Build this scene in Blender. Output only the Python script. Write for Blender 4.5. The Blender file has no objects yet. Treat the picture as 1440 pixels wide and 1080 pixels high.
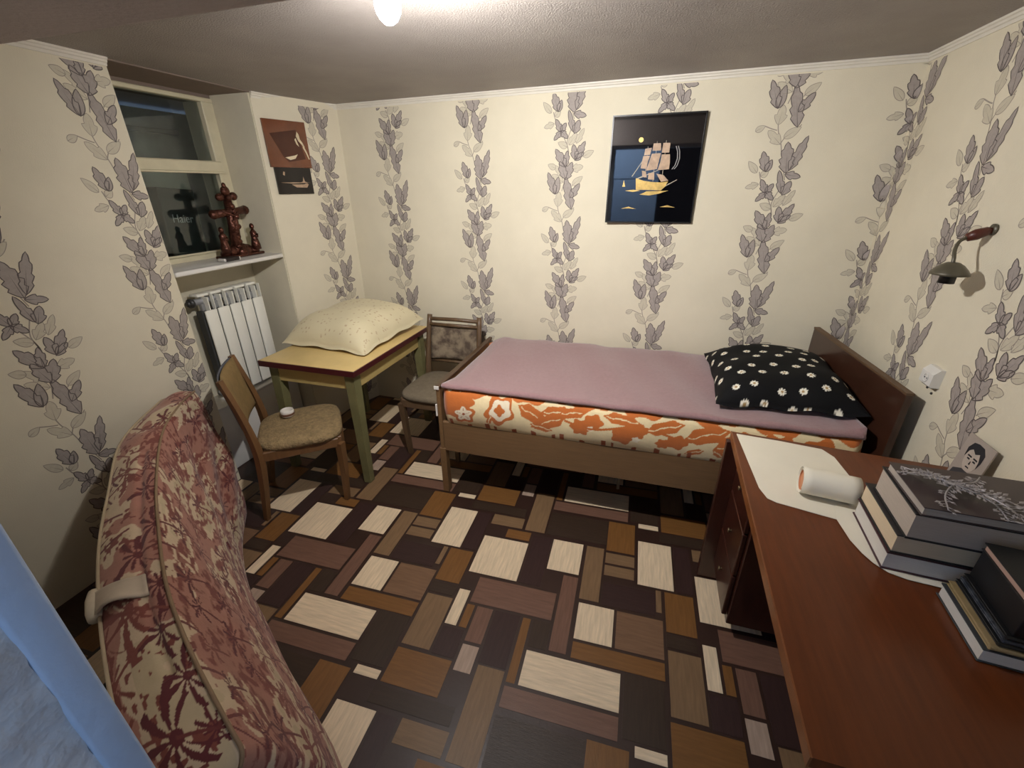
import bpy, bmesh, math, random
import numpy as np
from mathutils import Vector, Matrix

random.seed(7)
rng = np.random.default_rng(7)
SC = bpy.context.scene
COL = SC.collection
PI = math.pi

# ------------------------------------------------------------------ camera
YAW, PITCH, ROLL, FPX = -0.298287665, 0.425495987, 0.0105064, 611.676
EYE = 1.62
cy, sy = math.cos(YAW), math.sin(YAW)
fwd = Vector((sy * math.cos(PITCH), cy * math.cos(PITCH), -math.sin(PITCH)))
rgt = Vector((cy, -sy, 0))
dwn = fwd.cross(rgt)
r2 = rgt * math.cos(ROLL) + dwn * math.sin(ROLL)
d2 = -rgt * math.sin(ROLL) + dwn * math.cos(ROLL)
cam_data = bpy.data.cameras.new('camera')
cam_data.sensor_fit = 'HORIZONTAL'
cam_data.sensor_width = 36.0
cam_data.lens = 36.0 * FPX / 1440.0
cam_data.clip_start = 0.01
cam = bpy.data.objects.new('camera', cam_data)
COL.objects.link(cam)
M = Matrix.Identity(4)
for i in range(3):
    M[i][0], M[i][1], M[i][2] = r2[i], -d2[i], -fwd[i]
M[0][3], M[1][3], M[2][3] = 0.0, 0.0, EYE
cam.matrix_world = M
SC.camera = cam

# ------------------------------------------------------------------ world, daylight, exposure
W = bpy.data.worlds.new('world')
SC.world = W
W.use_nodes = True
W.node_tree.nodes['Background'].inputs[0].default_value = (0.40, 0.60, 1.0, 1)
W.node_tree.nodes['Background'].inputs[1].default_value = 0.45
SC.view_settings.view_transform = 'Standard'
SC.view_settings.look = 'None'
SC.view_settings.gamma = 1.0
SC.view_settings.use_curve_mapping = False
SC.view_settings.exposure = 0.0
BULB_STRENGTH = 335.0             # frosted glass, all round
ADDED_BEAM = 30.0                  # added disk light beside the bulb, brightens the far wall (W)
BULB_COLOR = (1.0, 0.98, 0.97)
# cool light from behind the camera: area lamp added inside the closed passage
dl = bpy.data.lights.new('passage_daylight', 'AREA')
dl.shape = 'RECTANGLE'
dl.size, dl.size_y = 0.7, 1.5
dl.energy = 9.0
dl.color = (0.42, 0.62, 1.0)
dlo = bpy.data.objects.new('passage_daylight', dl)
COL.objects.link(dlo)
dlo.location = (1.1, -0.55, 1.15)
dlo.rotation_euler = (0, math.radians(90), 0)      # shines towards -X

pl = bpy.data.lights.new('passage_fill', 'AREA')
pl.shape = 'RECTANGLE'
pl.size, pl.size_y = 1.6, 0.3
pl.energy = 48.0
pl.color = (0.60, 0.77, 1.0)
plo = bpy.data.objects.new('passage_fill', pl)
COL.objects.link(plo)
plo.location = (-0.85, -0.35, 2.15)
plo.rotation_euler = (math.radians(-50), 0, 0)     # added fill: brightens the blue passage wall for its reflection in the ship panel

wl = bpy.data.lights.new('well_daylight', 'AREA')  # daylight falling down the light well outside the window
wl.shape = 'RECTANGLE'
wl.size, wl.size_y = 0.45, 1.2
wl.energy = 18.0
wl.color = (0.62, 0.80, 1.0)
wlo = bpy.data.objects.new('well_daylight', wl)
COL.objects.link(wlo)
wlo.location = (-2.74, 2.05, 2.5)
wlo.rotation_euler = (0, math.radians(28), 0)

# ------------------------------------------------------------------ materials
MATS = {}


def lin(c):
    """display colour 0..255 to scene-linear"""
    if max(c) <= 1.0 and not all(isinstance(x, int) for x in c):
        return tuple(c)
    c = [x / 255 for x in c]
    return tuple((x / 12.92 if x <= 0.04045 else ((x + 0.055) / 1.055) ** 2.4) for x in c)


def mat(name, color, rough=0.6, var=0.0, scale=8.0, stretch=(1, 1, 1), color2=None, bump=0.0,
        bscale=60.0, metal=0.0, spec=0.5, emit=None, estr=0.0, alpha=None, attr=None, trans=0.0,
        coat=0.0, sharp=None, sheen=0.0, bstretch=None):
    if name in MATS:
        return MATS[name]
    m = bpy.data.materials.new(name)
    m.use_nodes = True
    nt = m.node_tree
    b = nt.nodes['Principled BSDF']
    c = lin(color)
    b.inputs['Base Color'].default_value = (*c, 1)
    b.inputs['Roughness'].default_value = rough
    b.inputs['Metallic'].default_value = metal
    b.inputs['Specular IOR Level'].default_value = spec
    b.inputs['Coat Weight'].default_value = coat
    b.inputs['Coat Roughness'].default_value = 0.15
    if sheen:
        b.inputs['Sheen Weight'].default_value = sheen
    if trans:
        b.inputs['Transmission Weight'].default_value = trans
    if emit:
        b.inputs['Emission Color'].default_value = (*lin(emit), 1)
        b.inputs['Emission Strength'].default_value = estr
    tc = nt.nodes.new('ShaderNodeTexCoord')
    src = None
    if attr:
        a = nt.nodes.new('ShaderNodeAttribute')
        a.attribute_name = attr
        src = a.outputs['Color']
    if var or color2:
        mp = nt.nodes.new('ShaderNodeMapping')
        mp.inputs['Scale'].default_value = stretch
        nt.links.new(tc.outputs['Object'], mp.inputs['Vector'])
        n = nt.nodes.new('ShaderNodeTexNoise')
        n.inputs['Scale'].default_value = scale
        n.inputs['Detail'].default_value = 5
        n.inputs['Roughness'].default_value = 0.6
        nt.links.new(mp.outputs[0], n.inputs['Vector'])
        r = nt.nodes.new('ShaderNodeValToRGB')
        lo, hi = sharp or (0.30, 0.70)
        r.color_ramp.elements[0].position = lo
        r.color_ramp.elements[1].position = hi
        if color2:
            c2 = lin(color2)
            r.color_ramp.elements[0].color = (*c, 1)
            r.color_ramp.elements[1].color = (*c2, 1)
        else:
            r.color_ramp.elements[0].color = (1 - var, 1 - var, 1 - var, 1)
            r.color_ramp.elements[1].color = (1 + var, 1 + var, 1 + var, 1)
        nt.links.new(n.outputs['Fac'], r.inputs[0])
        if color2:
            src = r.outputs[0]
        else:
            mx = nt.nodes.new('ShaderNodeMix')
            mx.data_type = 'RGBA'
            mx.blend_type = 'MULTIPLY'
            mx.inputs['Factor'].default_value = 1
            if src:
                nt.links.new(src, mx.inputs['A'])
            else:
                mx.inputs['A'].default_value = (*c, 1)
            nt.links.new(r.outputs[0], mx.inputs['B'])
            src = mx.outputs['Result']
    if src:
        nt.links.new(src, b.inputs['Base Color'])
    if bump:
        n2 = nt.nodes.new('ShaderNodeTexNoise')
        n2.inputs['Scale'].default_value = bscale
        n2.inputs['Detail'].default_value = 4
        if bstretch:
            mp2 = nt.nodes.new('ShaderNodeMapping')
            mp2.inputs['Scale'].default_value = bstretch
            nt.links.new(tc.outputs['Object'], mp2.inputs['Vector'])
            nt.links.new(mp2.outputs[0], n2.inputs['Vector'])
        else:
            nt.links.new(tc.outputs['Object'], n2.inputs['Vector'])
        bp = nt.nodes.new('ShaderNodeBump')
        bp.inputs['Strength'].default_value = bump
        bp.inputs['Distance'].default_value = 0.01
        nt.links.new(n2.outputs['Fac'], bp.inputs['Height'])
        nt.links.new(bp.outputs[0], b.inputs['Normal'])
    MATS[name] = m
    return m


# ------------------------------------------------------------------ mesh helpers
class B:
    """collects shapes (world coordinates) and links them as one mesh object"""

    def __init__(s):
        s.v, s.f, s.mi, s.sm = [], [], [], []

    def add(s, v, f, mi=0, smooth=False):
        o = len(s.v)
        s.v += [tuple(float(c) for c in p) for p in v]
        s.f += [tuple(i + o for i in q) for q in f]
        s.mi += [mi] * len(f)
        s.sm += [smooth] * len(f)
        return s

    def bm(s, bm, mi=0, smooth=False, mtx=None):
        bm.verts.index_update()
        v = [(mtx @ p.co) if mtx else p.co.copy() for p in bm.verts]
        f = [[p.index for p in q.verts] for q in bm.faces]
        bm.free()
        return s.add(v, f, mi, smooth)

    def box(s, a, b, bev=0.0, seg=1, mi=0, mtx=None, smooth=False):
        bm = bmesh.new()
        bmesh.ops.create_cube(bm, size=1)
        for p in bm.verts:
            p.co = Vector([(a[i] + b[i]) / 2 + p.co[i] * (b[i] - a[i]) for i in range(3)])
        if bev:
            bmesh.ops.bevel(bm, geom=bm.edges[:] , offset=bev, segments=seg, profile=0.5, affect='EDGES')
        return s.bm(bm, mi, smooth or (bev > 0 and seg > 1), mtx)

    def tube(s, pts, r, n=8, mi=0, cap=True, smooth=True, flat=None):
        P = [Vector(p) for p in pts]
        if not hasattr(r, '__len__'):
            r = [r] * len(P)
        rings = []
        ref = None
        for i, p in enumerate(P):
            t = (P[min(i + 1, len(P) - 1)] - P[max(i - 1, 0)]).normalized()
            if ref is None:
                ref = Vector((0, 0, 1)) if abs(t.z) < 0.9 else Vector((1, 0, 0))
            a = t.cross(ref)
            if a.length < 1e-6:
                a = t.orthogonal()
            a.normalize()
            b = a.cross(t).normalized()
            ref = b
            ring = []
            for k in range(n):
                th = 2 * PI * (k + .5) / n
                ring.append(p + (a * math.cos(th) * (flat or 1) + b * math.sin(th)) * r[i])
            rings.append(ring)
        v = [q for g in rings for q in g]
        f = []
        for i in range(len(P) - 1):
            for k in range(n):
                f.append((i * n + k, i * n + (k + 1) % n, (i + 1) * n + (k + 1) % n, (i + 1) * n + k))
        if cap:
            f.append(tuple(range(n))[::-1])
            f.append(tuple((len(P) - 1) * n + k for k in range(n)))
        return s.add(v, f, mi, smooth)

    def lathe(s, prof, c, n=24, mi=0, axis=(0, 0, 1), smooth=True):
        ax = Vector(axis).normalized()
        a = ax.orthogonal().normalized()
        b = ax.cross(a)
        c = Vector(c)
        v, f = [], []
        for (r, h) in prof:
            for k in range(n):
                th = 2 * PI * k / n
                v.append(c + ax * h + (a * math.cos(th) + b * math.sin(th)) * r)
        for i in range(len(prof) - 1):
            for k in range(n):
                f.append((i * n + k, i * n + (k + 1) % n, (i + 1) * n + (k + 1) % n, (i + 1) * n + k))
        return s.add(v, f, mi, smooth)

    def ball(s, c, r, sub=2, mi=0, scale=(1, 1, 1)):
        bm = bmesh.new()
        bmesh.ops.create_icosphere(bm, subdivisions=sub, radius=1)
        rr = r if hasattr(r, '__len__') else (r, r, r)
        for p in bm.verts:
            p.co = Vector((c[0] + p.co.x * rr[0] * scale[0], c[1] + p.co.y * rr[1] * scale[1], c[2] + p.co.z * rr[2] * scale[2]))
        return s.bm(bm, mi, True)

    def prism(s, poly, fn, t0, t1, mi=0):
        """poly of 2D points; fn(x, y, t) -> 3D"""
        n = len(poly)
        v = [fn(x, y, t0) for x, y in poly] + [fn(x, y, t1) for x, y in poly]
        f = [tuple(range(n))[::-1], tuple(range(n, 2 * n))]
        f += [(i, (i + 1) % n, n + (i + 1) % n, n + i) for i in range(n)]
        return s.add(v, f, mi)

    def grid(s, fn, nu, nv, mi=0, closed_v=False):
        v = [fn(i / nu, j / nv) for i in range(nu + 1) for j in range(nv + (0 if closed_v else 1))]
        m = nv if closed_v else nv + 1
        f = []
        for i in range(nu):
            for j in range(nv):
                j2 = (j + 1) % m if closed_v else j + 1
                f.append((i * m + j, (i + 1) * m + j, (i + 1) * m + j2, i * m + j2))
        return s.add(v, f, mi, True)

    def build(s, name, mats, parent=None, colors=None, fixn=True):
        me = bpy.data.meshes.new(name)
        V = s.v
        if parent is not None:
            inv = WM(parent).inverted()
            V = [inv @ Vector(p) for p in V]
        me.from_pydata(V, [], s.f)
        for m in (mats if isinstance(mats, (list, tuple)) else [mats]):
            me.materials.append(m)
        me.polygons.foreach_set('material_index', s.mi)
        me.polygons.foreach_set('use_smooth', s.sm)
        if fixn:
            bm = bmesh.new()
            bm.from_mesh(me)
            bmesh.ops.recalc_face_normals(bm, faces=bm.faces[:])
            bm.to_mesh(me)
            bm.free()
        if colors is not None:
            at = me.color_attributes.new('print', 'FLOAT_COLOR', 'POINT')
            cc = np.ones((len(me.vertices), 4), dtype=np.float32)
            cc[:, :3] = colors
            at.data.foreach_set('color', cc.ravel())
        me.update()
        o = bpy.data.objects.new(name, me)
        COL.objects.link(o)
        if parent is not None:
            o.parent = parent
        return o


def each(name, shapes, mats, parent):
    """every shape its own object"""
    return [q.build(name, mats, parent) for q in shapes]


def WM(o):
    m = Matrix.LocRotScale(o.location, o.rotation_euler, o.scale)
    return WM(o.parent) @ m if o.parent else m


def thing(name, label, cat, loc=(0, 0, 0), rz=0.0, group=None):
    o = bpy.data.objects.new(name, None)
    o.empty_display_size = 0.05
    COL.objects.link(o)
    o.location = loc
    o.rotation_euler = (0, 0, rz)
    o['label'], o['category'] = label, cat
    if group:
        o['group'] = group
    return o


def struct(o, label=None):
    o['kind'] = 'structure'
    if label:
        o['label'] = label
    return o


def catmull(P, n):
    P = [np.array(p, float) for p in P]
    P = [2 * P[0] - P[1]] + P + [2 * P[-1] - P[-2]]
    out = []
    m = len(P) - 3
    for i in range(n + 1):
        t = i / n * m
        k = min(int(t), m - 1)
        t -= k
        a, b, c, d = P[k:k + 4]
        out.append(0.5 * ((2 * b) + (c - a) * t + (2 * a - 5 * b + 4 * c - d) * t * t + (3 * b - 3 * c + d - a) * t ** 3))
    return out


# ------------------------------------------------------------------ room data
CZ = 2.124                       # ceiling
XL, XR = -2.25, 1.066
YF = 0.14                        # room face of the door wall
P_NL = (-2.25, 1.615)            # niche, near edge
P_NR = (-2.255, 2.355)           # niche, far edge
P_BL = (-2.08, 2.89)             # back left corner
P_BR = (1.068, 2.71)             # back right corner
NX = -2.535                      # niche back

m_paper = mat('wallpaper_cream', (217, 208, 184), 0.75, var=0.045, scale=3.0, bump=0.12, bscale=220)
m_paper2 = mat('wallpaper_plain', (207, 199, 176), 0.8, var=0.05, scale=5.0, bump=0.15, bscale=160)
m_ceil = mat('rough_ceiling_paint', (152, 144, 137), 0.55, var=0.08, scale=4.0, bump=0.42, bscale=170)
m_beam = mat('beam_paint', (184, 174, 170), 0.7, var=0.06, scale=4.0, bump=0.3, bscale=90)
m_trimw = mat('white_trim', (216, 210, 196), 0.5, var=0.04, scale=10)
m_white = mat('white_gloss_paint', (217, 214, 207), 0.35, var=0.03, scale=10)
m_cream_paint = mat('cream_gloss_paint', (207, 198, 168), 0.4, var=0.08, scale=9)
m_blue = mat('blue_wall_paint', (168, 182, 200), 0.6, var=0.06, scale=6, bump=0.2, bscale=40)
m_plaster = mat('rough_blue_plaster', (190, 190, 190), 0.8, var=0.16, scale=14, bump=0.9, bscale=30)


def wall_seg(b, p, q, z0, z1, t=0.12, mi=0):
    """solid wall slab; room side on the left of p->q reversed: thickness goes to the right of p->q"""
    p, q = Vector((*p, 0)), Vector((*q, 0))
    d = (q - p).normalized()
    n = Vector((-d.y, d.x, 0)) * t
    v = [p, q, q + n, p + n]
    vv = [(c.x, c.y, z0) for c in v] + [(c.x, c.y, z1) for c in v]
    b.add(vv, [(3, 2, 1, 0), (4, 5, 6, 7), (0, 1, 5, 4), (1, 2, 6, 5), (2, 3, 7, 6), (3, 0, 4, 7)], mi)


# floor slab
floor = struct(B().box((-3.4, -2.6, -0.08), (1.9, 3.1, -0.0012)).build('floor', mat('floor_dark_ground', (51, 33, 26), 0.4, var=0.15, scale=6, bump=0.05, bscale=60)))
struct(B().box((-3.4, YF - 0.1, CZ), (1.3, 3.1, CZ + 0.1)).build('ceiling', m_ceil))
struct(B().box((XL, YF, 1.9136), (XR, 0.8, CZ), 0.004).build('trim_1', m_beam), 'dark painted ceiling beam running along the door wall')

b = B()                                     # left wall, near part + return into the niche
b.box((-2.75, YF - 0.1, 0), (XL, P_NL[1], CZ))
wall_left = struct(b.build('wall_left', m_paper))
b = B()                                     # the piece between niche and back corner
v = [P_NR, P_BL, (-2.08, 3.05), (-2.75, 3.05), (-2.75, 2.345)]
b.prism(v, lambda x, y, t: (x, y, t), 0, CZ)
wall_stub = struct(b.build('wall_left_far', m_paper))
b = B()
v = [P_BL, P_BR, (P_BR[0], 3.05), (P_BL[0], 3.05)]
b.prism(v, lambda x, y, t: (x, y, t), 0, CZ)
wall_back = struct(b.build('wall_back', m_paper))
wall_right = struct(B().box((XR, YF - 0.1, 0), (XR + 0.15, 3.05, CZ)).build('wall_right', m_paper))

# niche shell: apron below the window, far reveal is the end of wall_left_far
niche = struct(B().box((-2.59, P_NL[1], 0), (NX, 2.36, 1.235)).build('wall_niche', m_paper2))
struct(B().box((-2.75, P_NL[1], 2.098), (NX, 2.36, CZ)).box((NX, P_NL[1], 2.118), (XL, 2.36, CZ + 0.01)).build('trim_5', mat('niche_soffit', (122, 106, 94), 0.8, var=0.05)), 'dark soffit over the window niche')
B().box((-2.74, 2.345, 1.2), (-2.258, 2.3535, 2.118), mi=0).box((-2.74, 2.345, 0.0), (-2.258, 2.3535, 1.2)).build('reveal', m_paper2, wall_stub)

# door wall with the opening the camera stands in
JX = -0.475
b = B()
b.box((XL, 0.0, 0), (JX - 0.006, YF, CZ))
b.box((0.42, 0.0, 0), (XR, YF, CZ))
b.box((JX - 0.006, 0.0, 1.9136), (0.42, YF, CZ))
wf = struct(b.build('wall_front', m_plaster))
B().box((JX - 0.03, 0.111, 0.0), (JX, YF + 0.002, 1.9136), 0.004, 2).build('corner_strip', m_blue, wf)
# rough plaster lining of the jamb, uneven towards the strip
b = B()


def jamb(u, v):
    y = 0.0 + u * 0.1125
    z = v * 1.9136
    n = 0.003 * math.sin(z * 37 + y * 60) + 0.002 * math.sin(z * 91) - 0.004
    return (JX - 0.001 + n * 0.6, y + (0.0016 * math.sin(z * 55) + 0.001 * math.sin(z * 140)) * (1 if u > .99 else 0), z)


b.grid(jamb, 8, 160)
b.build('plaster_lining', m_plaster, wf)

# the passage behind the camera
struct(B().box((-2.2, -1.15, 0), (0.0, -1.0, 2.2)).box((-2.2, -1.15, 1.62), (0.0, -0.985, 1.66)).build('wall_rear', m_blue))
struct(B().box((-2.3, -2.5, 0), (-2.2, 0.0, 2.2)).build('wall_passage', m_blue))
struct(B().box((-2.3, -2.6, 2.2), (1.9, 0.0, 2.3)).build('ceiling_passage', m_beam))
m_dim = mat('passage_brown_boards', (74, 58, 48), .7, var=.15, scale=6)
struct(B().box((0.0, -2.6, 0), (1.9, -2.5, 2.2)).build('wall_passage_end', m_dim))
struct(B().box((1.8, -2.5, 0), (1.9, 0.0, 2.2)).build('wall_passage_right', m_dim))

# ------------------------------------------------------------------ floor pieces (one repeat of the lino pattern)
PX_, PY_ = 1.0025, 1.034
FT = {'c': ('tile_cream', (216, 194, 162)), 't': ('tile_tan', (121, 95, 68)), 'm': ('tile_mauve', (110, 80, 65)), 'o': ('tile_orange', (116, 79, 41)),
      'b': ('tile_brown', (116, 87, 64)), 'w': ('tile_pale_mauve', (165, 142, 124)), 'k': ('tile_olive', (56, 42, 32)), 'd': ('tile_dark', (55, 37, 34))}
TM = {k: mat(n, c, 0.42, var=0.22, scale=7, stretch=(1.2, 14, 1), bump=0.12, bscale=40, bstretch=(1, 12, 1), sharp=(.25, .75), spec=0.35) for k, (n, c) in FT.items()}
TMV = {k: mat(n + '_upright', c, 0.42, var=0.22, scale=7, stretch=(14, 1.2, 1), bump=0.12, bscale=40, bstretch=(12, 1, 1), sharp=(.25, .75), spec=0.35) for k, (n, c) in FT.items()}
CELL = [('c', -.635, -.405, 1.361, 1.598), ('m', -.572, -.218, 1.210, 1.345), ('c', -.289, -.139, 1.468, 1.661), ('t', -.123, -.038, 1.346, 1.659),
        ('m', -.206, -.138, 1.084, 1.453), ('c', -.883, -.727, 1.486, 1.757), ('t', -1.032, -.897, 1.574, 1.640), ('t', -1.032, -.897, 1.501, 1.562),
        ('o', -1.032, -.898, 1.654, 1.862), ('c', -.883, -.783, 1.849, 1.883), ('o', -.770, -.545, 1.848, 1.984), ('t', -.447, -.343, 1.686, 1.998),
        ('t', -.633, -.462, 1.687, 1.763), ('o', -.532, -.407, 1.612, 1.672), ('t', -.806, -.782, 1.362, 1.475), ('o', -.769, -.651, 1.281, 1.475),
        ('b', .039, .223, 1.158, 1.327), ('c', -.120, .029, 1.158, 1.328), ('o', -.120, .223, 1.078, 1.147), ('c', -.286, .067, .930, 1.066),
        ('o', -.332, -.298, .930, 1.196), ('m', -.532, -.462, 1.038, 1.198), ('o', -.577, -.543, 1.088, 1.198), ('c', -.638, -.587, 1.088, 1.262),
        ('t', -.767, -.647, .965, 1.205), ('w', -.532, -.464, .920, 1.026), ('m', -.332, .067, .844, .918),
        ('k', -.334, -.030, 1.686, 1.856), ('d', -.452, -.342, .970, 1.198), ('k', -.288, -.214, 1.080, 1.198), ('d', -.638, -.543, .958, 1.078),
        ('k', -.924, -.784, .858, 1.074), ('d', -.028, .195, 1.340, 1.460), ('d', -.395, -.296, 1.360, 1.660), ('d', -.720, -.645, 1.486, 1.757),
        ('k', -.780, -.470, 1.775, 1.838), ('k', -.770, -.655, 1.215, 1.272)]
CELL = [c for c in CELL if c[4] - c[3] > .02]
TH = math.radians(1.4)
PIV = Vector((-.3, 1.3))


def rot2(x, y, th):
    c, s = math.cos(th), math.sin(th)
    return (PIV.x + c * (x - PIV.x) - s * (y - PIV.y), PIV.y + s * (x - PIV.x) + c * (y - PIV.y))


tile_cache = {}
ntile = 0
for gi in range(-2, 3):
    for gj in range(-2, 3):
        for k, (col, x0, x1, y0, y1) in enumerate(CELL):
            cx, cyy = (x0 + x1) / 2 + gi * PX_, (y0 + y1) / 2 + gj * PY_
            wx, wy = rot2(cx, cyy, TH)
            hw, hh = (x1 - x0) / 2 - .001, (y1 - y0) / 2 - .001
            clip = False
            lx0, lx1, ly0, ly1 = -hw, hw, -hh, hh
            if wx + lx0 < XL + .012: lx0 = XL + .012 - wx; clip = True
            if wx + lx1 > XR - .012: lx1 = XR - .012 - wx; clip = True
            ymax = 2.80 - 0.057 * wx - 0.03
            ymin = YF + .012 if not (JX < wx < .42) else -.30
            if wy + ly0 < ymin: ly0 = ymin - wy; clip = True
            if wy + ly1 > ymax: ly1 = ymax - wy; clip = True
            if lx1 - lx0 < .02 or ly1 - ly0 < .02:
                continue
            mm = (TMV if hh > hw else TM)[col]
            if not clip and k in tile_cache:
                me = tile_cache[k]
                o = bpy.data.objects.new('floor_tile', me)
                COL.objects.link(o)
            else:
                o = B().box((lx0, ly0, -.0012), (lx1, ly1, 0)).build('floor_tile', mm)
                if not clip:
                    tile_cache[k] = o.data
            o.parent = floor
            o.location = (wx, wy, 0)
            o.rotation_euler = (0, 0, TH)
            ntile += 1
print('floor tiles', ntile)

# ------------------------------------------------------------------ wallpaper vines (flat print, laid on the walls)
m_leaf = mat('print_leaf_grey', (160, 150, 142), 0.7, var=0.10, scale=60)
m_leafl = mat('print_leaf_pale', (197, 188, 166), 0.7, var=0.06, scale=60)
m_line = mat('print_line_dark', (92, 83, 80), 0.7)
m_linel = mat('print_line_pale', (152, 142, 130), 0.7)


def leaf2d(bx, by, tx, ty, w, lobes=0, n=14):
    bx, by, tx, ty, w = (np.array([bx, by, tx, ty, w], float))
    L = math.hypot(tx - bx, ty - by)
    ux, uy = (tx - bx) / L, (ty - by) / L
    left, right = [], []
    for i in range(n + 1):
        t = i / n
        prof = math.sin(PI * min(1, t ** .75)) ** .85 if 0 < t < 1 else 0
        if lobes:
            ph = (t * lobes) % 1.0
            prof *= (0.62 + 0.48 * ph) if t < .97 else .4
        h = w / 2 * prof
        s = t * L + (0.14 * h if lobes else 0)
        left.append((bx + ux * s - uy * h, by + uy * s + ux * h))
        right.append((bx + ux * s + uy * h, by + uy * s - ux * h))
    return left[:-1] + right[::-1][:-1]


# (kind, base, tip, width) in crop pixels of the photographed motif: D dark lobed, P pale
VINE = [('D', (268, 332), (206, 160), 62, 3), ('D', (268, 330), (290, 196), 50, 0), ('P', (290, 435), (300, 315), 70, 2), ('P', (325, 560), (240, 470), 62, 2),
        ('P', (340, 520), (425, 455), 48, 0), ('P', (165, 470), (215, 440), 34, 0),
        ('D', (403, 455), (345, 190), 80, 4), ('D', (390, 360), (460, 252), 56, 2), ('P', (405, 260), (480, 195), 44, 0),
        ('D', (345, 215), (395, 85), 70, 3),
        ('P', (340, 205), (255, 105), 55, 2),
        ('D', (395, 750), (370, 550), 92, 4), ('D', (410, 735), (478, 515), 62, 4), ('D', (395, 760), (484, 780), 48, 2), ('D', (402, 900), (437, 810), 58, 2), ('D', (395, 890), (355, 735), 44, 2),
        ('D', (272, 738), (236, 606), 60, 3), ('D', (274, 738), (297, 662), 36, 0), ('P', (250, 770), (290, 740), 40, 0), ('P', (220, 745), (158, 668), 40, 0), ('P', (245, 825), (168, 850), 44, 2),
        ('D', (300, 885), (258, 795), 44, 2), ('D', (300, 885), (336, 826), 40, 2), ('D', (298, 880), (352, 934), 42, 2), ('D', (302, 882), (248, 944), 38, 2),
        ('P', (365, 985), (420, 900), 52, 2), ('P', (420, 975), (475, 870), 44, 2), ('P', (350, 1000), (280, 965), 44, 0),
        ('D', (345, 1150), (262, 1015), 66, 3), ('D', (340, 1150), (355, 1030), 48, 3), ('D', (345, 1240), (300, 1110), 62, 3),
        ('D', (418, 1095), (400, 985), 56, 2), ('D', (418, 1095), (488, 965), 54, 3), ('D', (415, 1100), (480, 1045), 42, 2),
        ('P', (480, 1075), (555, 1035), 42, 0), ('P', (395, 1170), (480, 1150), 60, 2), ('P', (265, 1160), (205, 1130), 40, 0), ('P', (330, 1270), (240, 1210), 60, 2)]
STEMS = [[(290, 435), (300, 480), (330, 560), (345, 620), (375, 720), (398, 800)], [(215, 440), (260, 460), (290, 470)], [(325, 560), (345, 520), (400, 470), (425, 440)],
         [(236, 740), (255, 800), (300, 885), (350, 985), (365, 1040)], [(380, 860), (350, 960), (365, 1060), (350, 1180), (335, 1280), (320, 1340)], [(400, 270), (430, 225)], [(480, 1075), (510, 1050)], [(335, 1290), (390, 1190), (420, 1150)]]


def vc(p):
    return ((p[0] - 335) / 1330.0, -(p[1] - 240) / 1475.0)


def vine(b, fn, zh, zmin, zmax, smin, smax):
    """fn(s, z, t) maps stripe coordinates onto the wall; zh is the height of one heart leaf"""
    per = 0.70
    z = zh + per * 3
    while z > zmin - per:
        for it, (kd, ba, ti, w, lo) in enumerate(VINE):
            p0, p1 = vc(ba), vc(ti)
            poly = leaf2d(p0[0], p0[1], p1[0], p1[1], w / 1330.0, lo)
            zz = [p[1] + z for p in poly]
            if max(zz) < zmin or min(zz) > zmax:
                continue
            poly = [(min(max(x, smin), smax), min(max(y + z, zmin), zmax)) for x, y in poly]
            n = len(poly)
            cxx, cyy = sum(p[0] for p in poly) / n, sum(p[1] for p in poly) / n
            lw = 0.0036 if kd == 'D' else 0.0024
            out = []
            for i in range(n):
                x, y = poly[i]
                a, c = poly[i - 1], poly[(i + 1) % n]
                dx, dy = c[0] - a[0], c[1] - a[1]
                l = math.hypot(dx, dy) or 1
                nx, ny = dy / l, -dx / l
                if nx * (x - cxx) + ny * (y - cyy) < 0: nx, ny = -nx, -ny
                out.append((min(max(x + nx * lw, smin), smax), min(max(y + ny * lw, zmin), zmax)))
            hf = (0.0004 if kd == 'P' else 0.0007) + it * 0.000008
            mid = len(poly) // 2
            # fill as a fan strip between the two sides
            idx = []
            v = [fn(x, y, hf) for x, y in poly]
            f = []
            for i in range(mid):
                a, c = i, (n - i) % n
                a2, c2 = i + 1, (n - i - 1) % n
                q = []
                for k in (a, a2, c2, c):
                    if k not in q: q.append(k)
                if len(q) > 2: f.append(tuple(q))
            b.add(v, f, 0 if kd == 'D' else 1)
            # outline ribbon
            v = [fn(x, y, hf + .00015) for x, y in poly] + [fn(x, y, hf + .00015) for x, y in out]
            f = [(i, (i + 1) % n, n + (i + 1) % n, n + i) for i in range(n)]
            b.add(v, f, 2 if kd == 'D' else 3)
            # midrib
            q0 = (p0[0], p0[1] + z); q1 = (p0[0] + .7 * (p1[0] - p0[0]), p0[1] + .7 * (p1[1] - p0[1]) + z)
            if zmin < q0[1] < zmax and zmin < q1[1] < zmax and smin < q0[0] < smax and smin < q1[0] < smax:
                dx, dy = q1[0] - q0[0], q1[1] - q0[1]
                l = math.hypot(dx, dy)
                nx, ny = -dy / l * .0013, dx / l * .0013
                b.add([fn(q0[0] + nx, q0[1] + ny, hf + .0002), fn(q1[0], q1[1], hf + .0002), fn(q0[0] - nx, q0[1] - ny, hf + .0002)], [(0, 1, 2)], 2 if kd == 'D' else 3)
        for st in STEMS:
            pts = catmull([vc(p) for p in st], 4 * len(st))
            for a, c in zip(pts[:-1], pts[1:]):
                if not (zmin < a[1] + z < zmax and zmin < c[1] + z < zmax and smin < a[0] < smax and smin < c[0] < smax):
                    continue
                d = c - a
                l = math.hypot(*d) or 1
                nn = np.array([-d[1], d[0]]) / l * .0022
                v = [fn(*(q + [0, z]), .0003) for q in (a + nn, c + nn, c - nn, a - nn)]
                b.add(v, [(0, 1, 2, 3)], 3)
        z -= per


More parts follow.
